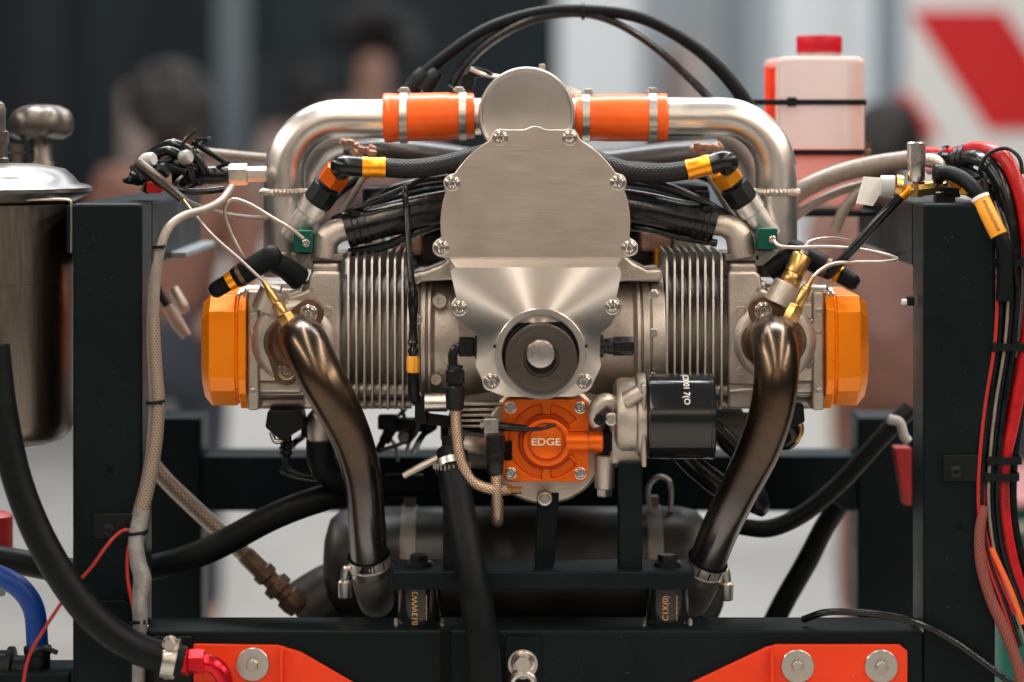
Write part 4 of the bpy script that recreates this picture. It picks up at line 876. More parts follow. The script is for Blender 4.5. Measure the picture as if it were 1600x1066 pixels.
b = MB(); b.lathe((0, c.y, c.z), (1, 0, 0), [(0, (506 - 800) * k), (40 * k, (508 - 800) * k), (68 * k, (516 - 800) * k), (82 * k, (532 - 800) * k), (88 * k, (560 - 800) * k), (88 * k, (1060 - 800) * k), (82 * k, (1088 - 800) * k), (66 * k, (1102 - 800) * k), (0, (1110 - 800) * k)], 56); b.build('drum', 'muffler', mf)
for x in (640, 1020):
    b = MB(); b.lathe((((x - 12) - 800) * k, c.y, c.z), (1, 0, 0), [(88 * k, 0), (90.5 * k, .4 * k), (90.5 * k, 24 * k), (88 * k, 24 * k)], 56, cap=(False, False)); b.build('strap', 'cast_dark', mf)
    b = MB(); b.box(x - 9, x + 9, 776, 800, 350, 372); b.build('strap_bolt', 'cast_dark', mf, bevel=.001)
for pts in ([(470, 962, 350, 52), (520, 925, 355, 46), (560, 905, 360, 40)], [(1070, 960, 330, 46), (1090, 930, 350, 42), (1075, 900, 360, 36)]):
    b = MB(); b.path(pts, 40, 28, 8); b.build('inlet_pipe', 'muffler', mf)
b = MB(); b.path([(1016, 800, 330), (1014, 760, 330), (1030, 745, 330), (1046, 752, 330), (1048, 800, 330)], 4, 10, 6); b.build('hanger_loop', 'zinc', mf)

# exhaust probes (brass) and their wires
def probe(label, pts, profs, m='brass'):
    t = thing('exhaust_probe', label, 'probe'); A, B = W(*pts[0]), W(*pts[1]); k = K(pts[0][2]); ax = (B - A).normalized(); L = (B - A).length
    for name, mm, n, pr in profs: b = MB(); b.lathe(A, ax, [(r * k, a * L) for r, a in pr], n); b.build(name, mm, t)
    return t
probe('brass exhaust probe screwed into the tank side exhaust pipe', [(459, 520, 48), (412, 440, 62)],
    [('bung', 'rust', 20, [(17, -.12), (16, .06), (15, .12)]), ('hex_nut', 'brass', 6, [(13, .12), (14, .14), (14, .32), (12, .34)]), ('gland', 'brass', 16, [(8, .34), (9, .36), (9, .55), (6, .58), (7, .6), (7, .8), (5, .82), (4, 1.0)])])
probe('brass exhaust probe screwed into the exhaust pipe beside the oil filter', [(1228, 512, 48), (1268, 436, 62)],
    [('bung', 'rust', 20, [(17, -.15), (16, .1), (15, .14)]), ('hex_nut', 'brass', 6, [(12, .14), (13, .16), (13, .42), (11, .44)]), ('gland', 'brass', 16, [(8, .44), (9, .46), (9, .78), (7, .8), (7, .84), (5, .86), (3.5, 1.05)])])
probe('fat brass sensor in the angled boss on the bottle side head', [(1229, 452, 110), (1258, 392, 112)],
    [('boss', 'cast', 24, [(26, -.4), (24, .12), (22, .14)]), ('sensor_body', 'brass', 28, [(15, .14), (16, .16), (16, .38), (15, .4), (15, .42), (16.5, .44), (16.5, .86), (14.5, .9)]), ('sensor_neck', 'zinc', 12, [(8, .9), (8, 1.05), (6, 1.07), (5, 1.25)])])
b = MB(); b.lathe(W(420, 478, 120), W(432, 448, 120) - W(420, 478, 120), [(26 * S, -10 * S), (25 * S, 26 * S), (22 * S, 28 * S)], 28); b.build('angled_boss', 'cast', HL)


for nm, lab, x0, x1, y0, y1, screw in (('terminal_block', 'small green block with a screw by the tank side intake pipe', 459, 487, 360, 395, (478, 380)), ('terminal_block', 'small green block with a screw by the bottle side intake pipe', 1184, 1215, 357, 390, (1207, 374))):
    t = thing(nm, lab, 'terminal block', 'green terminal blocks'); b = MB(); b.box(x0, x1, y0, y1, 120, 190); b.build('block', 'green', t, bevel=.0012)
    bolt(t, *screw, 119, 6, 'socket', 'bolt', 'terminal_screw'); b = MB(); b.box(x0 - 4, x1 + 2, y1 + 1, y1 + 26, 150, 190, 150); b.build('bracket', 'cast_dark', t, bevel=.001)
wire('looped steel wire from the green block by the tank side intake pipe', [(474, 373, 112), (455, 358, 105), (425, 340, 100), (385, 317, 100), (362, 312, 102), (351, 328, 104), (360, 362, 106), (375, 392, 108), (385, 410, 112)], 2.8, 'wire')
wire('straight steel wire running from the dark rod to the tank side brass probe', [(284, 310, 90), (330, 366, 85), (375, 406, 75), (413, 441, 62)], 2.8, 'wire')
wire('pale wire looping from the bottle side green block past the stand post', [(1209, 376, 112), (1216, 384, 104), (1240, 387, 100), (1290, 386, 100), (1345, 390, 98), (1390, 400, 95), (1403, 405, 92), (1385, 409, 90), (1330, 410, 86), (1300, 413, 80), (1280, 424, 72), (1267, 438, 62)], 3, 'wire')
wire('pale wire leaving the fat brass sensor toward the stand post', [(1258, 392, 112), (1262, 380, 112), (1300, 372, 140), (1360, 386, 200), (1424, 408, 300)], 2.4, 'wire')

# spark plug boots
def boot(label, tip, knee, end, sx):
    t = thing('spark_plug_boot', label, 'spark plug boot', 'black spark plug boots')
    T, Kn, E = W(*tip), W(*knee), W(*end); k = K(100); ax = (Kn - T).normalized(); L = (Kn - T).length
    b = MB(); b.lathe(T, ax, [(0, -12 * k), (8 * k, -11 * k), (12 * k, -6 * k), (13 * k, 0), (13.5 * k, .3 * L), (16 * k, .34 * L), (17.5 * k, .5 * L), (18 * k, L), (17 * k, L + 8 * k), (10 * k, L + 15 * k), (0, L + 16 * k)], 30, cap=(False, False)); b.build('boot', 'rubber', t)
    b = MB(); b.tube([Kn - ax * 8 * k, Kn.lerp(E, .5), E], [16.5 * k, 17 * k, 19 * k], 28); b.build('boot_cap', 'rubber', t)
    for a, w, m, nm in ((.20, .12, 'gold_ano', 'ring'), (.40, .07, 'rust', 'ring')):
        b = MB(); r = 14.8 if a < .3 else 17.6; b.lathe(T + ax * L * a, ax, [(13 * k, 0), (r * k, .0003), (r * k, L * w), (13 * k, L * w + .0003)], 30); b.build(nm, m, t)
boot('black spark plug boot with orange ring resting over the tank side valve cover', (339, 452, 95), (424, 401, 92), (468, 436, 130), -1)
boot('black spark plug boot with orange ring resting over the oil filter side valve cover', (1331, 440, 120), (1243, 393, 150), (1202, 426, 160), 1)

# sensor lead hanging in front of the fins
sl = thing('sensor_lead', 'black sensor lead with an orange sleeve hanging over the tank side fins', 'sensor lead')
b = MB(); b.path([(632, 288, 140, 3), (633, 304, 130, 5), (635, 330, 125, 5), (639, 390, 100, 5), (643, 440, 80, 5.5), (645, 452, 78, 6)], 5, 12); b.build('cable', 'gloss', sl)
k = K(76); b = MB(); o = W(645.5, 562, 76); b.lathe(o, (0, 0, 1), [(6 * k, -2 * k), (6.5 * k, 8 * k), (9 * k, 14 * k), (5 * k, 20 * k), (9 * k, 27 * k), (7 * k, 32 * k), (6 * k, 60 * k), (7.5 * k, 78 * k), (8.5 * k, 84 * k), (8 * k, 104 * k), (5 * k, 112 * k), (4 * k, 120 * k)], 18); b.build('strain_relief', 'gloss', sl)
b = MB(); o = W(645.5, 583, 76); b.lathe(o, (0, 0, 1), [(8 * k, 0), (10 * k, 2 * k), (10.5 * k, 20 * k), (9 * k, 26 * k), (6 * k, 27 * k)], 8); b.build('orange_sleeve', 'yellow', sl)
b = MB(); b.path([(645, 580, 76, 8), (646, 600, 78, 9), (648, 622, 84, 9), (655, 628, 88, 8)], 9, 16); b.build('plug_body', 'plastic', sl)
sx_ = thing('crank_sensor', 'short satin steel cylinder sensor on a black bracket beneath the orange sleeve', 'sensor')
b = MB(); b.lathe(W(663, 629, 70), (1, 0, 0), [(13 * S, 0), (14.5 * S, 1 * S), (14.5 * S, 36 * S), (13 * S, 37 * S)], 36); b.build('sensor_barrel', 'steel', sx_)
b = MB(); b.box(648, 668, 622, 662, 80, 100); b.build('bracket', 'plastic', sx_, bevel=.0015)
b = MB(); b.prism([(650, 645), (760, 658), (760, 678), (700, 668), (650, 660)], 92, 108); b.build('arm', 'plastic', sx_, bevel=.001)

# oil feed: black fitting, elbow and braided line
fl = thing('oil_feed_line', 'braided steel oil line hanging from a black elbow fitting beside the gearbox plate', 'oil line')
b = MB(); b.lathe(W(746, 542, 8), (-1, 0, 0), [(18 * S, 0), (18 * S, 4 * S), (14 * S, 5 * S), (15.5 * S, 7 * S), (15.5 * S, 28 * S), (12 * S, 30 * S)], 6); b.build('hex_fitting', 'blk_ano', fl)
b = MB(); b.path([(722, 542, 8), (713, 544, 8), (708, 552, 8), (708, 575, 8)], 7.5, 18, 8); b.build('elbow', 'blk_ano', fl)
b = MB(); o = W(711, 641, 8); b.lathe(o, (0.0, 0, 1), [(11 * S, 0), (14 * S, 2 * S), (15 * S, 20 * S), (16 * S, 36 * S), (12 * S, 40 * S), (15 * S, 43 * S), (15 * S, 62 * S), (12 * S, 64 * S), (13 * S, 70 * S), (9 * S, 71 * S)], 20); b.build('hose_end', 'blk_ano', fl)
b = MB(); b.path([(712, 640, 8), (714, 680, 4), (721, 722, 0), (738, 752, 0), (765, 764, 4), (792, 766, 20)], 9, 20, 10); b.build('braided_hose', 'braid_steel', fl)
b = MB(); b.lathe(W(785, 766, 18), (1, 0, 0), [(9 * S, 0), (9 * S, 14 * S), (6 * S, 15 * S), (6 * S, 30 * S)], 6); b.build('end_nut', 'brass', fl)
f2 = thing('oil_return_line', 'short braided steel line looping under a black fitting beside the EDGE pump cover', 'oil line')
o = W(774, 742, 10); b = MB(); b.lathe(o, (0, 0, 1), [(8 * S, -2 * S), (10 * S, 0), (13 * S, 6 * S), (14 * S, 30 * S), (13 * S, 34 * S), (15.5 * S, 36 * S), (15.5 * S, 60 * S), (13 * S, 62 * S)], 20); b.build('hose_end', 'blk_ano', f2)
b = MB(); b.path([(775, 742, 10), (776, 780, 8), (776, 804, 12), (777, 815, 26), (778, 808, 40), (778, 780, 44)], 9, 20, 8); b.build('braided_hose', 'braid_steel', f2)
b = MB(); b.box(756, 779, 654, 677, 2, 30); b.build('block_union', 'steel', f2, bevel=.001); b = MB(); b.lathe(W(758, 664, 16), (-1, 0, 0), [(7 * S, 0), (7 * S, 8 * S)], 6); b.build('nipple', 'zinc', f2)
b = MB(); b.box(762, 800, 690, 720, 26, 60); b.build('port_block', 'flatblack', f2, bevel=.001)
wire('black cable crossing the face of the EDGE pump cover', [(779, 666, 14, 7), (800, 668, 12, 6.5), (822, 670, 11, 5.5), (826, 671, 11, 3.4), (845, 670, 12, 3.2), (868, 664, 19, 2.6)], 6, 'gloss', 'cable', 'cable')
pl_ = thing('oil_plug_fitting', 'black screw fitting sticking out on the filter side of the gearbox plate', 'fitting')
b = MB(); o = W(936, 541, 8); b.lathe(o, (1, 0, 0), [(18 * S, 0), (18 * S, 6 * S), (12 * S, 8 * S), (12 * S, 14 * S), (13 * S, 15 * S), (13 * S, 22 * S)], 20); b.build('flange', 'blk_ano', pl_)
b = MB(); b.lathe(o + Vector((22 * S, 0, 0)), (1, 0, 0), [(15 * S, 0), (15.5 * S, 1.5 * S), (15.5 * S, 31 * S), (13 * S, 33 * S)], 6); b.build('hex_cap', 'blk_ano', pl_, bevel=.0008)

# black hose in the middle, with its clamp
mh = thing('drain_hose', 'thick black rubber hose running down in front of the mount crossbar', 'hose')
b = MB(); b.path([(706, 706, 40, 24), (708, 735, 20, 25), (718, 800, -10, 25), (735, 890, -45, 25.5), (752, 990, -60, 26), (760, 1100, -60, 26)], 25, 30, 10); b.build('hose', 'rubber', mh)
A = W(705, 722, 28); ax = W(711, 752, 10) - A; b = MB(); b.lathe(A, ax, [(25 * S, 0), (28 * S, .0002), (28 * S, 12 * S), (25 * S, 12.4 * S)], 40, cap=(False, False)); cb = b.build('hose_clamp', 'zinc', mh)
b = MB()
for i in range(26): a = 2 * math.pi * i / 26; p = A + ax.normalized() * 6 * S + Vector((math.cos(a), math.sin(a), 0)) * 28.6 * S; b.wbox(p, (2.4 * S, 2.4 * S, 9 * S))
b.build('clamp_teeth', 'steel', cb)
b = MB(); b.path([(684, 716, 30, 6), (660, 728, 26, 6), (630, 744, 22, 5)], 5, 8, 4); b.build('clamp_tail', 'wire', mh)
b = MB(); b.lathe(W(708, 706, 36), (0, 0, 1), [(24 * S, 0), (24 * S, 4 * S), (18 * S, 5 * S), (18 * S, 24 * S)], 28); b.build('spigot', 'blk_ano', mh)
b = MB(); b.path([(708, 700, 40), (724, 696, 42), (760, 700, 60)], 15, 18, 6); b.build('outlet_pipe', 'cast', mh)

# things hanging under the heads
cn = thing('coil_connector', 'black plug connector with ribbed boot hanging under the tank side head', 'connector')
b = MB(); b.prism([(418, 642), (470, 640), (476, 668), (440, 690), (414, 668)], 150, 215); b.build('plug_body', 'plastic', cn, bevel=.002)
b = MB(); o = W(447, 712, 180); b.lathe(o, (0, 0, 1), [(6 * S, -14 * S), (7 * S, -2 * S)] + [((12 if i % 2 else 9) * S, i * 4.2 * S) for i in range(7)] + [(9 * S, 34 * S)], 18); b.build('ribbed_boot', 'plastic', cn)
b = MB(); b.path([(424, 676, 165), (430, 690, 160), (440, 688, 160), (444, 676, 165)], 4, 10, 5); b.build('lock_clip', 'zinc', cn)
wire('thin black wire looping under the ribbed plug connector', [(446, 720, 182), (440, 736, 182), (452, 744, 182), (490, 752, 190), (540, 752, 210), (600, 740, 250)], 3, 'gloss', 'cable', 'cable')
wire('second thin black wire curling below the ribbed plug connector', [(449, 720, 186), (452, 733, 186), (470, 741, 188), (520, 744, 200), (570, 736, 230)], 3, 'gloss', 'cable', 'cable')
dh = thing('coolant_elbow_hose', 'curved dark hose with metal neck under the tank side head', 'hose')
b = MB(); b.path([(500, 690, 200, 22), (502, 720, 200, 22), (516, 742, 205, 21), (550, 752, 220, 20), (590, 745, 250, 18)], 21, 24, 8); b.build('hose', 'rubber', dh)
b = MB(); o = W(500, 692, 200); b.lathe(o, (0, 0, 1), [(12 * S, -6 * S), (20 * S, 6 * S), (21 * S, 40 * S), (14 * S, 54 * S)], 22); b.build('neck', 'cast', dh)
b = MB(); b.box(478, 512, 648, 700, 230, 280); b.build('valve_body', 'plastic', dh, bevel=.004)
cr = thing('coil_connector', 'black plug connector hanging under the oil filter side head behind the exhaust', 'connector')
b = MB(); b.prism([(1222, 640), (1256, 632), (1258, 660), (1240, 668), (1222, 664)], 150, 210); b.build('plug_body', 'plastic', cr, bevel=.002)
b = MB(); b.path([(1232, 664, 170, 12), (1240, 680, 175, 13), (1228, 692, 180, 12), (1210, 690, 190, 9)], 12, 14, 6); b.build('ribbed_boot', 'gloss', cr)
b = MB(); b.path([(1226, 660, 160), (1250, 662, 158), (1252, 676, 160), (1244, 690, 166)], 4, 8, 5); b.build('lock_clip', 'brass', cr)
lk = thing('throttle_linkage', 'dark throttle linkage under the tank side fins', 'linkage')
b = MB(); b.path([(600, 690, 330, 9), (615, 668, 330, 9), (640, 664, 330, 9), (670, 668, 330, 9)], 9, 14, 6); b.build('lever', 'plastic', lk)
b = MB(); b.box(618, 676, 656, 676, 300, 340); b.build('link_plate', 'plastic', lk, bevel=.003)
b = MB(); b.lathe(W(634, 682, 300), (0, -1, 0), [(14 * S, -30 * S), (14 * S, 0), (8 * S, 4 * S), (8 * S, 10 * S)], 18); b.build('pivot', 'cast_dark', lk)
b = MB(); b.path([(590, 706, 330), (604, 680, 330), (618, 652, 330)], 6, 10, 5); b.build('rod', 'plastic', lk)
b = MB(); b.box(688, 730, 655, 690, 300, 340); b.build('link_bracket', 'plastic', lk, bevel=.003)
gh = thing('oil_cooler_hose', 'glossy black hose with rounded end passing behind the filter side exhaust', 'hose')
b = MB(); b.path([(1050, 690, 200, 17), (1085, 728, 205, 17), (1130, 762, 215, 18), (1165, 778, 220, 20)], 17, 22, 8); b.build('hose', 'gloss', gh)
b = MB(); b.path([(1160, 745, 225, 14), (1178, 770, 225, 19), (1184, 792, 225, 19), (1180, 803, 225, 12)], 18, 22, 8); b.build('rounded_end', 'gloss', gh)
b = MB(); b.path([(1116, 650, 260, 9), (1130, 690, 260, 10), (1150, 712, 262, 9)], 9, 12, 6); b.build('side_branch', 'plastic', gh)
# ------------------------------------------------------------------ steel tank and what stands round it
tk = thing('steel_tank', 'brushed stainless steel tank with domed lid beside the stand post', 'tank')
TX, TD = -12, 105; k = K(TD); tc_ = W(TX, 690, TD)
hh = lambda y: (690 - y) * k
b = MB(); b.lathe(tc_, (0, 0, 1), [(0, -8 * k), (70 * k, -6 * k), (108 * k, 2 * k), (122 * k, 16 * k), (127 * k, 34 * k), (127 * k, hh(441.5)), (126 * k, hh(441)), (126 * k, hh(439)), (127 * k, hh(438.5)), (127 * k, hh(318)), (0, hh(318))], 80, cap=(False, False)); b.build('tank_body', 'stainless', tk)
b = MB(); b.lathe(tc_, (0, 0, 1), [(120 * k, hh(318)), (150 * k, hh(303)), (154 * k, hh(299)), (154 * k, hh(293)), (150 * k, hh(290)), (134 * k, hh(286)), (126 * k, hh(276)), (112 * k, hh(264)), (70 * k, hh(256)), (0, hh(254))], 80, cap=(False, False)); ld = b.build('domed_lid', 'lid', tk)
b = MB(); o = W(0, 254, TD); b.lathe(o, (0, 0, 1), [(14 * k, 0), (14 * k, 6 * k), (12 * k, 8 * k), (12 * k, 30 * k)], 16); b.lathe(o + Vector((0, 0, 30 * k)), (0, 0, 1), [(15 * k, 0), (15 * k, 18 * k), (10 * k, 20 * k), (9 * k, 40 * k), (10 * k, 52 * k), (7 * k, 62 * k), (0, 66 * k)], 6); b.build('lid_stud', 'darksteel', ld)
b = MB(); b.lathe(W(22, 760, TD), (0, 0, 1), [(9 * k, 0), (9 * k, 24 * k), (12 * k, 26 * k), (12 * k, 46 * k), (9 * k, 48 * k), (9 * k, 75 * k)], 6); b.build('drain_fitting', 'brass', tk)
b = MB(); b.path([(0, 312, -10), (60, 312, -10), (104, 312, -10), (110, 314, -10), (111.5, 322, -10), (111.5, 395, -10)], 2, 8, 3); b.build('holder_edge', 'wire', tk)
b = MB(); b.box(104, 112, 322, 396, -6, 80, -6); b.build('holder_plate', 'powder', tk, bevel=.0006); 
kn = thing('wing_knob', 'blurred steel wing knob standing behind the domed lid of the tank', 'knob')
b = MB(); o = W(64, 300, 420); k4 = K(420); b.lathe(o, (0, 0, 1), [(20 * k4, 0), (20 * k4, 46 * k4), (17 * k4, 50 * k4), (16 * k4, 84 * k4)], 20); b.build('stem', 'darksteel', kn)
b = MB(); n = 48; rings = []
for (r, h) in ((15, 66), (17, 84), (36, 84), (46, 90), (49, 102), (47, 116), (42, 126), (28, 133), (8, 136)):
    rings.append([o + Vector((math.cos(2 * math.pi * j / n) * r * k4 * (1 + .05 * math.cos(12 * math.pi * j / n)), math.sin(2 * math.pi * j / n) * r * k4 * (1 + .05 * math.cos(12 * math.pi * j / n)), h * k4 + .04 * r * k4 * math.cos(14 * math.pi * j / n))) for j in range(n)])
b.rings(rings); b.build('lobed_head', 'darksteel', kn)
b = MB(); b.lathe(W(26, 300, 400), (0, 0, 1), [(12 * k4, 0), (12 * k4, 60 * k4), (15 * k4, 62 * k4), (15 * k4, 74 * k4), (0, 76 * k4)], 16); b.build('side_post', 'darksteel', kn)

# ------------------------------------------------------------------ hoses at the lower corner on the tank side
fh = thing('fuel_supply_hose', 'thick black rubber hose sweeping across the tank side post to a red elbow', 'hose')
b = MB(); b.path([(-8, 540, -80, 23), (4, 640, -82, 23), (30, 760, -85, 23.5), (78, 870, -88, 24), (140, 958, -85, 24.5), (200, 1006, -78, 24.5), (250, 1026, -70, 24.5), (286, 1034, -66, 24.5)], 24, 30, 10); b.build('hose', 'rubber', fh)
A = W(254, 1030, -69); ax = W(276, 1034, -67) - A; b = MB(); b.lathe(A, ax, [(25 * S, 0), (27.5 * S, .0003), (27.5 * S, 20 * S), (25 * S, 20.6 * S)], 40, cap=(False, False)); wc = b.build('worm_clamp', 'zinc', fh)
b = MB()
for i in range(34): a = 2 * math.pi * i / 34; b.wbox(A + ax.normalized() * 10.5 * S + Vector((0, math.cos(a), math.sin(a))) * 27.9 * S, (13 * S, 1.6 * S, 2.2 * S), Quaternion((1, 0, 0), a).to_matrix())
b.build('clamp_teeth', 'steel', wc)
b = MB(); b.box(254, 280, 1003, 1016, -82, -58); b.build('screw_housing', 'zinc', wc, bevel=.001); bolt(wc, 266, 1006, -83, 13, 'hex', 'bolt', 'clamp_screw')
re_ = thing('red_elbow', 'red anodised elbow fitting at the end of the thick black hose', 'elbow fitting')
P = W(284, 1034, -66); b = MB(); b.lathe(P, (1, 0, 0), [(18 * S, 0), (22 * S, 1 * S), (22 * S, 9 * S), (17 * S, 11 * S)], 6); b.lathe(P + Vector((11 * S, 0, 0)), (1, 0, 0), [(18 * S, 0), (19 * S, 1 * S), (19 * S, 24 * S), (15 * S, 25 * S)], 6); b.build('hex_socket', 'red_ano', re_, bevel=.0006)
b = MB(); b.path([(316, 1036, -66), (330, 1038, -66), (344, 1048, -66), (351, 1064, -66), (353, 1110, -66)], 14, 26, 8); b.build('bend', 'red_ano', re_)
bh = thing('blue_hose', 'bright blue hose arching into a black coupling under the tank', 'hose')
b = MB(); b.path([(-60, 880, 60, 17), (-10, 897, 60, 17), (30, 918, 60, 17), (52, 950, 60, 17), (58, 1000, 60, 17), (59, 1030, 60, 17)], 17, 26, 10); b.build('hose', 'blue', bh)
b = MB(); b.lathe(W(59, 1070, 60), (0, 0, 1), [(24 * S, 0), (24 * S, 18 * S), (20 * S, 20 * S), (20 * S, 48 * S), (22 * S, 50 * S), (22 * S, 60 * S), (19 * S, 62 * S)], 24); b.build('coupling', 'plastic', bh)
pm = thing('supply_pump', 'black pump body with ribs at the foot of the blue hose', 'pump')
b = MB(); b.lathe(W(-40, 1050, 70), (1, 0, 0), [(0, 0), (34 * S, 0), (34 * S, 22 * S), (40 * S, 24 * S), (40 * S, 34 * S), (34 * S, 36 * S), (34 * S, 52 * S), (40 * S, 54 * S), (40 * S, 62 * S), (26 * S, 64 * S), (26 * S, 84 * S), (0, 84 * S)], 28, cap=(False, False)); b.build('pump_body', 'plastic', pm)
b = MB(); b.box(-60, 110, 1052, 1110, 20, 120); b.build('pump_tray', 'powder', pm, bevel=.003)
b = MB(); b.path([(50, 1020, 36), (66, 1012, 36), (90, 1020, 36)], 4, 8, 4); b.build('clip', 'plastic', pm)
rp = thing('red_canister', 'dark red canister seen between the black hose and the image edge under the tank', 'canister')
b = MB(); b.lathe(W(-14, 862, 260), (0, 0, 1), [(34 * S, 0), (36 * S, 2 * S), (36 * S, 60 * S), (24 * S, 66 * S)], 24); b.build('canister_body', 'dark_red_wire', rp)
b = MB(); b.lathe(W(-14, 930, 260), (0, 0, 1), [(24 * S, 0), (30 * S, 70 * S), (34 * S, 74 * S)], 24); b.build('canister_cup', 'grey_plastic', rp)
wire('red and black twin wire drooping from the post clip past the thick hose', [(212, 834, -34), (196, 828, -36), (178, 840, -38), (140, 890, -42), (105, 930, -46), (70, 982, -40), (46, 1024, -40), (34, 1080, -40)], 2.8, 'dark_red_wire', 'power_wire')
wire('red wire running down the post along the grey wrapped bundle', [(214, 838, -34), (203, 850, -36), (199, 895, -38), (206, 940, -38), (213, 972, -38), (214, 1080, -38)], 3, 'dark_red_wire', 'power_wire')
bl = thing('return_hose', 'black rubber hose passing behind the tank side post toward the muffler', 'hose')
b = MB(); b.path([(-40, 865, 200, 20), (40, 880, 200, 20), (120, 893, 195, 20), (230, 888, 190, 20), (320, 862, 195, 21), (430, 806, 210, 21), (500, 780, 230, 21), (580, 762, 260, 20), (660, 758, 290, 18)], 20, 26, 8); b.build('hose', 'rubber', bl)
tb_ = thing('breather_pipe', 'tan braided hose with brass end slanting down to the muffler inlet', 'hose')
b = MB(); b.path([(215, 690, 300, 12), (250, 740, 300, 12.5), (300, 790, 300, 13), (350, 836, 300, 13), (388, 872, 300, 13)], 13, 20, 8); b.build('hose', 'braid_tan', tb_)
P, Q = W(382, 866, 300), W(468, 950, 305); b = MB(); L = (Q - P).length; b.lathe(P, Q - P, [(15 * S, 0), (16 * S, .05 * L), (16 * S, .3 * L), (20 * S, .32 * L), (20 * S, .42 * L), (15 * S, .45 * L), (15 * S, .52 * L), (24 * S, .54 * L), (24 * S, .66 * L), (17 * S, .68 * L), (17 * S, .76 * L), (23 * S, .78 * L), (23 * S, .9 * L), (20 * S, L)], 8); b.build('brass_end', 'rust', tb_)

# ------------------------------------------------------------------ wiring down the tank side post and connector tangle above
lm = thing('sleeved_harness', 'pale cable in braided sleeve tied down the inner edge of the tank side post', 'wiring harness')
b = MB(); b.path([(362, 292, 140, 6), (345, 314, 100, 6.5), (318, 328, 60, 6.5), (285, 338, 20, 6.5), (262, 358, -10, 7), (250, 392, -26, 7.5), (243, 440, -30, 8), (240, 500, -32, 8)], 7, 16); b.build('cable', 'grey_cable', lm)
b = MB(); b.path([(240, 496, -32, 9), (243, 560, -32, 9.5), (247, 625, -32, 10), (243, 690, -32, 11), (231, 755, -32, 12), (218, 806, -32, 12.5)], 10, 18); b.build('braided_sleeve', 'braid_tan', lm)
b = MB(); b.path([(247, 395, -24, 5), (238, 440, -28, 5), (234, 520, -28, 5), (238, 620, -28, 6), (234, 700, -28, 6), (222, 770, -28, 6)], 5, 12); b.build('second_cable', 'grey_cable', lm)
b = MB(); b.path([(222, 795, -34, 12.5), (215, 830, -34, 13), (212, 850, -34, 12), (216, 880, -34, 13), (222, 905, -34, 14), (217, 935, -34, 12), (219, 972, -34, 12), (217, 1000, -34, 10), (216, 1090, -34, 10)], 12, 18); b.build('grey_wrap', 'foil', lm)
for (x, y, r) in ((248, 386, 9), (243, 628, 13), (215, 832, 15), (216, 970, 14)): zip_tie(lm, W(x, y, -31), (-.12, 0, 1), r)
rd = thing('probe_rod', 'dark rod sleeve slanting down from the connector tangle over the tank side rail', 'rod')
P, Q = W(212, 252, 60), W(286, 312, 88); b = MB(); L = (Q - P).length; b.lathe(P, Q - P, [(8 * S, 0), (9.5 * S, .02 * L), (9.5 * S, .55 * L), (8 * S, .57 * L), (7 * S, .97 * L), (3 * S, L)], 18); b.build('rod_sleeve', 'darksteel', rd)
tg_ = thing('connector_cluster', 'tangle of black connectors and plugs lying on the tank side rail', 'connectors')
rnd = random.Random(5)
for (pts, r, m) in (([(212, 288, 150), (218, 262, 150), (240, 240, 150), (268, 226, 150), (300, 240, 150), (320, 270, 160)], 9, 'gloss'), ([(222, 280, 130), (236, 250, 130), (262, 236, 130), (288, 250, 130), (300, 284, 140)], 8, 'gloss'),
                   ([(208, 270, 170), (230, 258, 170), (250, 250, 170)], 12, 'plastic'), ([(225, 300, 120), (240, 276, 120), (262, 262, 120), (290, 268, 130)], 7, 'plastic'), ([(284, 262, 140), (281, 240, 140), (290, 218, 140), (306, 203, 140)], 3, 'gloss'),
                   ([(300, 222, 170), (330, 240, 180), (370, 266, 200)], 4.5, 'plastic'), ([(260, 292, 110), (300, 300, 110), (350, 296, 130)], 6, 'gloss'), ([(240, 246, 190), (270, 230, 190), (275, 218, 190)], 6, 'grey_plastic')):
    b = MB(); b.path(pts, r, 14, 7); b.build('plug_cable', m, tg_)
for (x, y, d, r, l, m) in ((232, 250, 110, 12, 22, 'grey_plastic'), (290, 246, 120, 12, 18, 'foil'), (252, 268, 110, 13, 26, 'plastic'), (216, 276, 100, 14, 20, 'gloss')):
    a = rnd.uniform(-.6, .6); b = MB(); b.lathe(W(x, y, d), (math.cos(a), -.5, math.sin(a)), [(0, -l * .5 * S), (r * .8 * S, -l * .5 * S), (r * S, -l * .3 * S), (r * S, l * .3 * S), (r * .8 * S, l * .5 * S), (0, l * .5 * S)], 16, cap=(False, False)); b.build('plug', m, tg_)
for i in range(10):
    x0, y0 = rnd.uniform(212, 300), rnd.uniform(235, 290); pts = [(x0, y0, rnd.uniform(110, 180))]
    for j in range(3): x0 += rnd.uniform(-20, 34); y0 += rnd.uniform(-22, 20); pts.append((x0, min(max(y0, 218), 300), rnd.uniform(110, 200)))
    b = MB(); b.path(pts, rnd.uniform(2.5, 5), 8, 6); b.build('small_wire', rnd.choice(['gloss', 'rubber', 'plastic', 'grey_cable']), tg_)
b = MB(); b.box(229, 252, 284, 302, 90, 116); b.build('red_plug', 'red_cable', tg_, bevel=.001)
hx = thing('hose_coupling', 'black hose end with pale hex coupling pointing at the tank side intake pipe', 'coupling')
b = MB(); o = W(270, 275, 190); k = K(190); b.lathe(o, (1, 0, .02), [(15 * k, 0), (16 * k, 2 * k), (16 * k, 20 * k), (18 * k, 22 * k), (18 * k, 46 * k), (15 * k, 48 * k), (15 * k, 88 * k)], 20); b.build('hose_end', 'gloss', hx)
b = MB(); b.lathe(o + Vector((88 * k, 0, .0012)), (1, 0, .02), [(14 * k, 0), (17 * k, 1 * k), (17 * k, 28 * k), (12 * k, 30 * k), (12 * k, 58 * k), (9 * k, 60 * k)], 6); b.build('hex_nut', 'cast', hx)
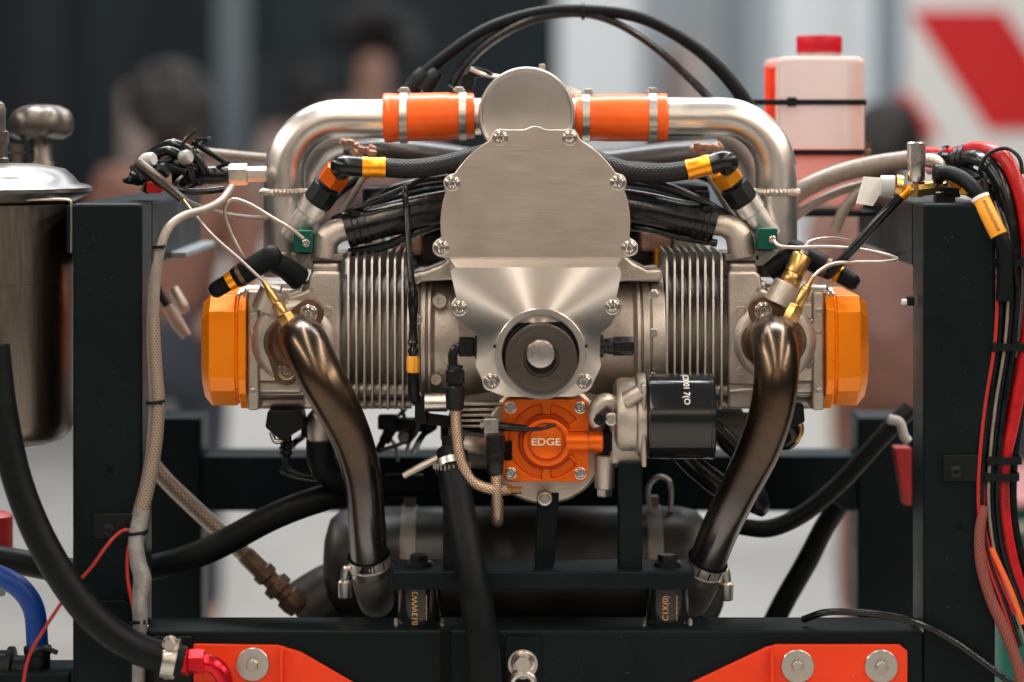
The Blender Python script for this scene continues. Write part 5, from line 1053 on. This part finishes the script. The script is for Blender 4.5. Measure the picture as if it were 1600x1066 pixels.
wire('pale grey tube running behind the tangle to the tank side intake pipe', [(300, 236, 420), (340, 240, 420), (400, 246, 420), (470, 252, 420)], 7, 'grey_cable', 'conduit', 'tube')
wire('grey cable sagging behind the tank side intake pipe', [(262, 296, 130), (310, 322, 160), (370, 338, 190), (440, 342, 220)], 4, 'grey_cable', 'cable', 'cable')
hg = thing('hanging_plugs', 'pair of pale plugs hanging out of focus between tank side post and valve cover', 'connectors')
for (pts, r, m) in (([(236, 430, 400), (250, 460, 400), (266, 484, 400)], 7, 'plastic'), ([(262, 478, 400, 9), (278, 506, 400, 11), (292, 526, 400, 8)], 14, 'tan_board'), ([(270, 450, 420, 8), (286, 480, 420, 10), (290, 490, 420, 7)], 9, 'cast')):
    b = MB(); b.path(pts, r, 14, 6); b.build('plug', m, hg)
b = MB(); b.box(224, 306, 388, 398, 300, 700, 420); solo(b.build('lit_underside_strip', 'slate', None, bevel=.002), 'grey ledge put in for the lit underside of the tank side top rail', 'ledge')  # added strip, its grey stands for light on the rail's underside

# ------------------------------------------------------------------ arching hoses over the engine
ah = thing('vent_hose', 'thick black hose arching high over the engine to the bottle straps', 'hose', 'black hoses arching over the engine')
b = MB(); b.path([(640, 142, 340, 13), (662, 118, 340, 11), (692, 92, 340, 10), (760, 46, 345, 9.5), (840, 20, 350, 9), (911, 16, 352, 9), (1000, 28, 352, 9.5), (1080, 70, 352, 10), (1135, 120, 354, 11), (1172, 172, 360, 12), (1190, 220, 380, 12)], 10, 22, 10); b.build('hose', 'rubber', ah)
ai = thing('vent_hose', 'thin black hose arching under the thick one over the engine', 'hose', 'black hoses arching over the engine')
b = MB(); b.path([(706, 136, 330, 8), (728, 100, 335, 8), (770, 62, 340, 7.5), (836, 30, 345, 6.5), (911, 22, 350, 6), (962, 36, 350, 6), (1020, 72, 350, 6), (1066, 112, 350, 6.5), (1106, 152, 352, 7), (1130, 182, 360, 7)], 7, 18, 10); b.build('hose', 'gloss', ai)
zip_tie(ah, W(911, 18, 350), (1, 0, 0), 13, 6)
cc = thing('hose_clip', 'black angular clip and connector beside the plenum drum under the arching hoses', 'clip')
b = MB(); b.prism([(716, 140), (722, 118), (742, 104), (764, 110), (772, 118), (744, 120), (738, 142)], 260, 300); b.build('clip_body', 'plastic', cc, bevel=.0015)
b = MB(); b.path([(735, 108, 262), (755, 116, 262), (790, 122, 280)], 4, 8, 4); b.build('clip_lever', 'zinc', cc)
for x in (648, 668): b = MB(); b.path([(x - 8, 144, 330, 15), (x + 6, 124, 332, 14), (x + 16, 112, 334, 11)], 14, 16, 5); b.build('hose_ferrule', 'plastic', cc)

# ------------------------------------------------------------------ bottle
bt = thing('coolant_bottle', 'milky plastic bottle with red cap, half full of orange coolant', 'bottle')
d0, d1 = 470, 670
b = MB(); b.prism(rrect(1214, 1352, 88, 330, 13, 6), d0, d1, d0); b.build('bottle_body', 'bottle', bt, bevel=.006, seg=3)
b = MB(); b.prism(rrect(1220, 1346, 232, 324, 8, 4), d0 + 9, d1 - 9, d0); b.build('coolant', 'liquid', bt, bevel=.004)
k = K(570); o = W(1280, 89, 570); b = MB(); b.lathe(o, (0, 0, 1), [(33 * k, -4 * k), (33 * k, 6 * k), (30 * k, 8 * k)], 36); b.build('neck', 'bottle', bt)
b = MB(); n = 72; rings = [[o + Vector((math.cos(2 * math.pi * j / n), math.sin(2 * math.pi * j / n), 0)) * (r * (1 + (.012 if j % 2 else -.012) * rib)) * k + Vector((0, 0, h * k)) for j in range(n)] for r, h, rib in ((34.5, 6, 0), (35, 7, 1), (35, 30, 1), (34, 32.5, 0), (30, 33, 0))]
b.rings(rings); b.build('cap', 'redcap', bt)
b = MB(); b.prism(rrect(1200, 1216, 100, 330, 5, 3), d0 + 30, d0 + 90, d0 + 30); b.build('level_tube', 'liquid', bt, bevel=.002)
b = MB(); b.prism(rrect(1201, 1222, 92, 108, 4, 3), d0 + 24, d0 + 96, d0 + 24); b.build('tube_top', 'bottle', bt, bevel=.002)
for y in (160, 238):
    b = MB(); x0, x1 = (1172, 1353) if y == 160 else (1238, 1353)
    b.box(x0, x1, y - 4.5, y + 4.5, d0 - 6, d0 - 1.5, d0); st_ = b.build('strap', 'plastic', bt, bevel=.0006)
    if y == 160: b = MB(); b.box(1229, 1244, y - 8, y + 7, d0 - 12, d0 - 6.4, d0); b.build('strap_buckle', 'plastic', st_, bevel=.001)
b = MB(); b.box(1180, 1380, 330, 338, d0 - 20, d1 + 20, d0); b.build('bottle_shelf', 'powder', bt, bevel=.001)
b = MB(); b.lathe(W(1356, 262, 450), (0, 0, 1), [(7 * S, 0), (7 * S, 30 * S), (5 * S, 32 * S), (5 * S, 44 * S)], 12); b.build('strap_stud', 'rust', bt)

# ------------------------------------------------------------------ fittings on top of the filter side rail
for lab, pts, r in (('fat grey conduit running from the intake pipe to the filter side rail', [(1225, 316, 330), (1262, 292, 320), (1310, 272, 310), (1360, 259, 300), (1420, 250, 300)], 15),
                    ('thin grey tube under the fat conduit', [(1225, 352, 330), (1270, 320, 330), (1310, 300, 330), (1350, 288, 330)], 7),
                    ('grey tube bending down below the conduit near the white tape', [(1304, 362, 300, 9), (1320, 326, 300, 9), (1345, 300, 300, 9), (1385, 284, 300, 9)], 9)):
    wire(lab, pts, r, 'grey_cable', 'conduit', 'tube', 20, 8)
ps = thing('pressure_sensor', 'upright steel cylinder sensor on a brass tee above the filter side rail', 'sensor')
k = K(60); o = W(1432, 284, 60); b = MB(); b.lathe(o, (0, 0, 1), [(12 * k, 0), (13.5 * k, 2 * k), (13.5 * k, 30 * k), (14.8 * k, 31 * k), (14.8 * k, 60 * k), (13 * k, 62 * k), (0, 62 * k)], 36); b.build('sensor_body', 'steel', ps)
b = MB(); b.lathe(o, (0, 0, -1), [(7 * k, 0), (7 * k, 6 * k), (10 * k, 7 * k), (10 * k, 24 * k)], 6); b.lathe(W(1420, 298, 60), (1, 0, .12), [(8 * k, 0), (8 * k, 12 * k), (11 * k, 14 * k), (11 * k, 40 * k), (7 * k, 42 * k), (7 * k, 60 * k)], 8); b.build('brass_tee', 'brass', ps)
b = MB(); b.path([(1398, 290, 70, 18), (1408, 292, 70, 18)], 18, 24, 2); b.build('brass_nut', 'brass', ps)
b = MB(); b.path([(1376, 290, 74, 16), (1398, 290, 72, 16)], 16, 24, 2); b.build('grey_sleeve', 'grey_plastic', ps)
b = MB(); b.path([(1440, 250, 90, 10), (1462, 254, 90, 12), (1472, 272, 90, 10), (1470, 300, 90, 12)], 11, 14, 6); b.build('clip_bracket', 'cast', ps)
b = MB(); b.prism([(1350, 276), (1378, 278), (1382, 292), (1364, 322), (1338, 318), (1344, 296)], 90, 93); solo(b.build('tape_flag', 'white'), 'white tape flag hanging beside the grey sleeve on the filter side rail', 'tape')
h1 = thing('pressure_hose', 'black hose with gold tip slanting from the brass tee down behind the plug boot', 'hose')
b = MB(); b.path([(1412, 304, 62, 7), (1385, 330, 66, 7.5), (1350, 370, 80, 7.5), (1315, 408, 100, 7.5), (1296, 430, 120, 7)], 7.5, 16, 8); b.build('hose', 'gloss', h1)
b = MB(); b.path([(1424, 292, 61, 7.6), (1408, 308, 62, 8.4)], 8, 16, 2); b.build('gold_tip', 'gold_ano', h1)
h2 = thing('labelled_hose', 'black hose with printed yellow sleeve curving over the filter side post', 'hose')
b = MB(); b.path([(1462, 272, 40, 11), (1480, 270, 30, 11.5), (1505, 280, 10, 12), (1526, 300, -10, 12), (1533, 312, -14, 12), (1561, 368, -29, 12), (1567, 384, -30, 12), (1570, 420, -28, 12), (1568, 470, -26, 12)], 12, 24, 9); b.build('hose', 'rubber', h2)
b = MB(); b.lathe(W(1458, 272, 42), (1, 0, 0), [(13 * S, 0), (16 * S, 2 * S), (16 * S, 14 * S), (13 * S, 16 * S)], 24); b.build('ferrule', 'plastic', h2)
P, Q = W(1533, 312, -14), W(1561, 368, -29); L = (Q - P).length; b = MB(); b.lathe(P, Q - P, [(13 * S, 0), (13.6 * S, .02 * L), (13.6 * S, .98 * L), (13 * S, L)], 30); b.build('yellow_sleeve', 'yellow', h2)
b = MB(); b.lathe(P - (Q - P) * .1, Q - P, [(13 * S, 0), (15 * S, .01 * L), (15 * S, .09 * L), (13 * S, .1 * L)], 30); b.build('white_ring', 'white', h2)
e1 = (Q - P).normalized(); e3 = (Vector((0, -1, 0)) - e1 * Vector((0, -1, 0)).dot(e1)).normalized(); e2 = e1.cross(e3)
def sleeve(v):
    a = v.y / (13.8 * S); r = 13.8 * S + v.z; return P.lerp(Q, .5) + e1 * v.x + (e3 * math.cos(a) + e2 * math.sin(a)) * r
lettering('suncomons', 0.0070, sleeve, 'ink', h2)

# ------------------------------------------------------------------ cable bundle down the filter side post
def cable(label, pts, r, m, nm='cable', group='cables in the bundle down the filter side post', n=20):
    b = MB(); b.path(pts, r, n, 9); return solo(b.build(nm, m), label, 'cable', group)
cable('fat red battery cable on the outer edge of the bundle', [(1440, 240, 240, 10.3), (1490, 240, 160, 10.8), (1540, 232, 60, 11.2), (1570, 248, 20, 11.6), (1594, 300, 0, 11.6), (1607, 380, -6, 11.6), (1610, 470, -8, 11.2), (1600, 560, -10, 11.2), (1584, 650, -12, 10.8), (1568, 730, -14, 10.3), (1568, 800, -14, 10.8), (1577, 860, -16, 10.8), (1594, 920, -18, 10.3), (1614, 970, -20, 10.3)], 13, 'red_cable', 'battery_cable')
rc = [o for o in COL.objects if o.name == 'battery_cable'][0]
RA, RB = W(1568, 738, -14), W(1568, 800, -14)
def along(v):
    a = v.y / (10.6 * S) + .25; r = 10.7 * S + v.z; return RA.lerp(RB, .5) + Vector((math.sin(a) * r, -math.cos(a) * r, -v.x))
lettering('SXNO/UOX', 0.0062, along, 'ink', rc)
cable('fat glossy black cable arching beside the red battery cable', [(1440, 250, 230, 12), (1490, 250, 150, 13), (1535, 250, 50, 13), (1562, 282, 16, 13.5), (1579, 350, 4, 13), (1584, 440, 0, 12.5), (1577, 530, -4, 12), (1561, 610, -8, 12), (1548, 690, -12, 11), (1543, 760, -14, 10), (1548, 830, -16, 9), (1570, 900, -18, 9), (1598, 980, -20, 9)], 13, 'gloss')
cable('second black cable hugging the post inside the bundle', [(1500, 262, 130, 9), (1540, 290, 40, 9), (1562, 360, 8, 10), (1568, 440, 4, 10), (1562, 540, 0, 9), (1546, 640, -10, 8), (1536, 720, -14, 8), (1532, 800, -16, 8), (1540, 860, -18, 8), (1562, 930, -20, 8), (1590, 1010, -22, 8)], 9, 'rubber')
cable('faded red cable under the black loom on the filter side rail', [(1452, 264, 200, 9), (1500, 270, 140, 10), (1534, 290, 60, 9), (1552, 340, 20, 6), (1566, 420, 12, 5), (1572, 500, 8, 5), (1556, 600, -2, 6), (1545, 660, -8, 6)], 8, 'pink_cable')
cable('black cable in the middle of the bundle behind the red one', [(1590, 560, 14, 9), (1572, 640, 4, 9), (1558, 720, 0, 9), (1556, 790, -2, 9), (1566, 860, -2, 9), (1590, 930, -4, 9)], 9, 'gloss')
cable('black outer cable beyond the red battery cable', [(1604, 560, 30, 8), (1592, 650, 20, 8), (1582, 730, 16, 8), (1582, 800, 14, 8), (1592, 860, 12, 8), (1610, 910, 10, 8)], 8, 'rubber')
cable('braided red grey sleeve leaving the bundle at the foot of the post', [(1538, 790, -24, 7), (1531, 830, -26, 8.5), (1533, 880, -28, 9), (1548, 935, -30, 9), (1570, 985, -32, 9), (1590, 1040, -34, 9), (1600, 1090, -34, 9)], 9, 'braid_red', 'braided_cable')
cable('thin orange wire crossing the black cables low in the bundle', [(1549, 856, -30, 4.5), (1562, 885, -32, 4.5), (1580, 925, -32, 4.5), (1598, 975, -32, 4.5)], 4.5, 'orange_cable', 'orange_wire')
cable('thin red wire tucked beside the post in the bundle', [(1540, 680, -16, 3.5), (1537, 760, -20, 3.5), (1539, 830, -26, 3.5), (1556, 890, -28, 3.5), (1586, 960, -30, 3.5)], 3.5, 'red_cable', 'red_wire')
for i, (lab, m, r, o) in enumerate((('thin black wire on the post side of the bundle', 'gloss', 3.2, -6), ('thin dark red wire beside the innermost black wires of the bundle', 'dark_red_wire', 3, -12), ('thin black wire winding in front of the fat black cable', 'rubber', 3, 10), ('thin grey wire between the two fat black cables', 'grey_cable', 2.6, 4), ('slim glossy black wire nearest the battery cable', 'gloss', 4.5, 18))):
    cable(lab, [(1545 + o * .5, 296, 30, r), (1566 + o * .4, 360, -14, r), (1571 + o, 450, -18, r), (1566 + o, 540, -20, r), (1552 + o, 630, -20, r), (1543 + o, 716, -26, r), (1541 + o, 790, -26, r), (1552 + o, 870, -28, r), (1580 + o, 950, -30, r), (1600 + o, 1010, -30, r)], r, m, 'thin_cable', n=10)
tl = thing('loom_ties', 'black cable ties strapped round the cable bundle on the filter side post', 'cable ties')
for (x, y, d, w, h) in ((1567, 718, -12, 54, 34), (1563, 744, -12, 54, 34), (1579, 541, -4, 62, 40), (1580, 410, 0, 62, 40)):
    b = MB(); k = K(d); c = W(x, y, d); n = 32; rg = []
    for (e, z) in ((0, -6), (1.8, -6), (1.8, 6), (0, 6), (0, -6)):
        rg.append([c + Vector((math.copysign(abs(math.cos(2 * math.pi * j / n)) ** .6, math.cos(2 * math.pi * j / n)) * (w / 2 + e) * k, math.copysign(abs(math.sin(2 * math.pi * j / n)) ** .6, math.sin(2 * math.pi * j / n)) * (h / 2 + e) * k, z * k)) for j in range(n)])
    b.rings(rg, (False, False)); b.wbox(c + Vector((-w * .44 * k, -h * .42 * k, 0)), (9 * k, 8 * k, 14 * k)); b.build('cable_tie', 'plastic', tl)
for (x, y, d, r) in ((1478, 250, 170, 22), (1508, 250, 120, 24), (1500, 252, 140, 24)): zip_tie(tl, W(x, y, d), (1, -.8, 0), r, 6)
b = MB(); b.path([(1536, 282, 26), (1532, 262, 20), (1546, 240, 14), (1572, 232, 8), (1592, 246, -8), (1598, 272, -14)], 3.2, 10, 8); b.build('cable_tie', 'plastic', tl)
b = MB(); b.path([(1536, 280, 20, 5), (1540, 296, 10, 6), (1534, 312, 6, 5)], 5, 8, 4); b.build('tie_tail', 'plastic', tl)
wl_ = thing('wire_loom', 'knot of small wires, plugs and clips on top of the filter side post', 'wiring')
rnd = random.Random(11)
for i in range(18):
    x0, y0 = rnd.uniform(1472, 1535), rnd.uniform(264, 306); pts = [(x0, y0, 90)] 
    for j in range(3): x0 += rnd.uniform(4, 24); y0 += rnd.uniform(-6, 18); pts.append((x0, min(y0, 312 if x0 < 1540 else 400), rnd.uniform(30, 110)))
    b = MB(); b.path(pts, rnd.uniform(2.5, 4.5), 8, 6); b.build('small_wire', rnd.choice(['gloss', 'rubber', 'pink_cable', 'wire', 'gloss']), wl_)
for (x, y, m, w) in ((1496, 290, 'gold_ano', 16), (1506, 296, 'yellow', 18), (1488, 300, 'plastic', 26), (1518, 286, 'plastic', 22), (1524, 300, 'orange_cable', 12), (1478, 310, 'plastic', 30)):
    b = MB(); b.box(x - w / 2, x + w / 2, y - 8, y + 9, 50, 80); b.build('plug', m, wl_, bevel=.0015)
b = MB(); b.path([(1556, 500, 30), (1562, 440, 30), (1558, 430, 28), (1552, 450, 26), (1560, 520, 26), (1570, 590, 26)], 2.2, 8, 8); b.build('small_wire', 'wire', wl_)
wire('black cable lying over the front beam and drooping across the filter side post', [(1255, 968, 20), (1290, 957, -5), (1340, 957, -15), (1400, 965, -26), (1445, 978, -32), (1490, 1002, -34), (1540, 1038, -34), (1590, 1075, -34)], 5.5, 'gloss', 'cable', 'cable', 14)
wire('dark hose sloping up behind the exhaust to the filter side post', [(1150, 822, 330, 13), (1200, 826, 330, 14), (1250, 806, 335, 14), (1305, 762, 345, 14), (1350, 715, 355, 14), (1392, 668, 365, 14), (1420, 640, 380, 14)], 14, 'rubber', 'hose', 'hose', 20)
wire('dark hose dropping behind the front beam in the filter side window', [(1310, 790, 420, 16), (1290, 820, 420, 16), (1262, 875, 420, 17), (1225, 940, 420, 17), (1200, 990, 420, 17)], 17, 'rubber', 'hose', 'hose', 20)
b = MB(); b.path([(1388, 655, 350, 8), (1405, 660, 350, 8), (1412, 680, 350, 8), (1420, 690, 350, 7)], 8, 12, 6); solo(b.build('hose_clip', 'grey_plastic'), 'pale clip holding the dark hose at the filter side rear post', 'clip')
b = MB(); b.prism([(1398, 700), (1424, 700), (1424, 790), (1414, 790)], 460, 500); solo(b.build('red_tag', 'dark_red_wire', None, bevel=.001), 'red tag hanging in shade beside the filter side post', 'tag')
sc_ = thing('post_screw', 'small screw with pale clip on the inner face of the filter side post', 'screw')
b = MB(); b.path([(1428, 470, 40), (1416, 470, 40)], 8, 10, 2); b.build('screw_head', 'plastic', sc_); b = MB(); b.path([(1418, 472, 38), (1409, 472, 38)], 5, 10, 2); b.build('pale_clip', 'white', sc_)
gb = thing('green_machine', 'green machine with pale hose beyond the foot of the filter side post', 'machine')
b = MB(); b.box(1560, 1720, 792, 1300, 2600, 3200); b.build('cabinet', 'green', gb, bevel=.01)
b = MB(); b.box(1550, 1730, 780, 792, 2560, 3240); b.build('top_plate', 'pink_cable', gb, bevel=.004)
b = MB(); b.path([(1570, 860, 2560), (1582, 830, 2550), (1604, 826, 2550), (1620, 850, 2550)], 7, 10, 6); b.build('pale_hose', 'grey_cable', gb)
b = MB(); b.box(1556, 1800, 300, 1300, 5200, 5600); solo(b.build('dark_partition', 'dark_board', None, bevel=.01), 'dark partition standing beyond the cable bundle and green machine', 'partition')

finalise()
for o in [x for x in COL.objects if x.get('_proto')]: bpy.data.objects.remove(o)
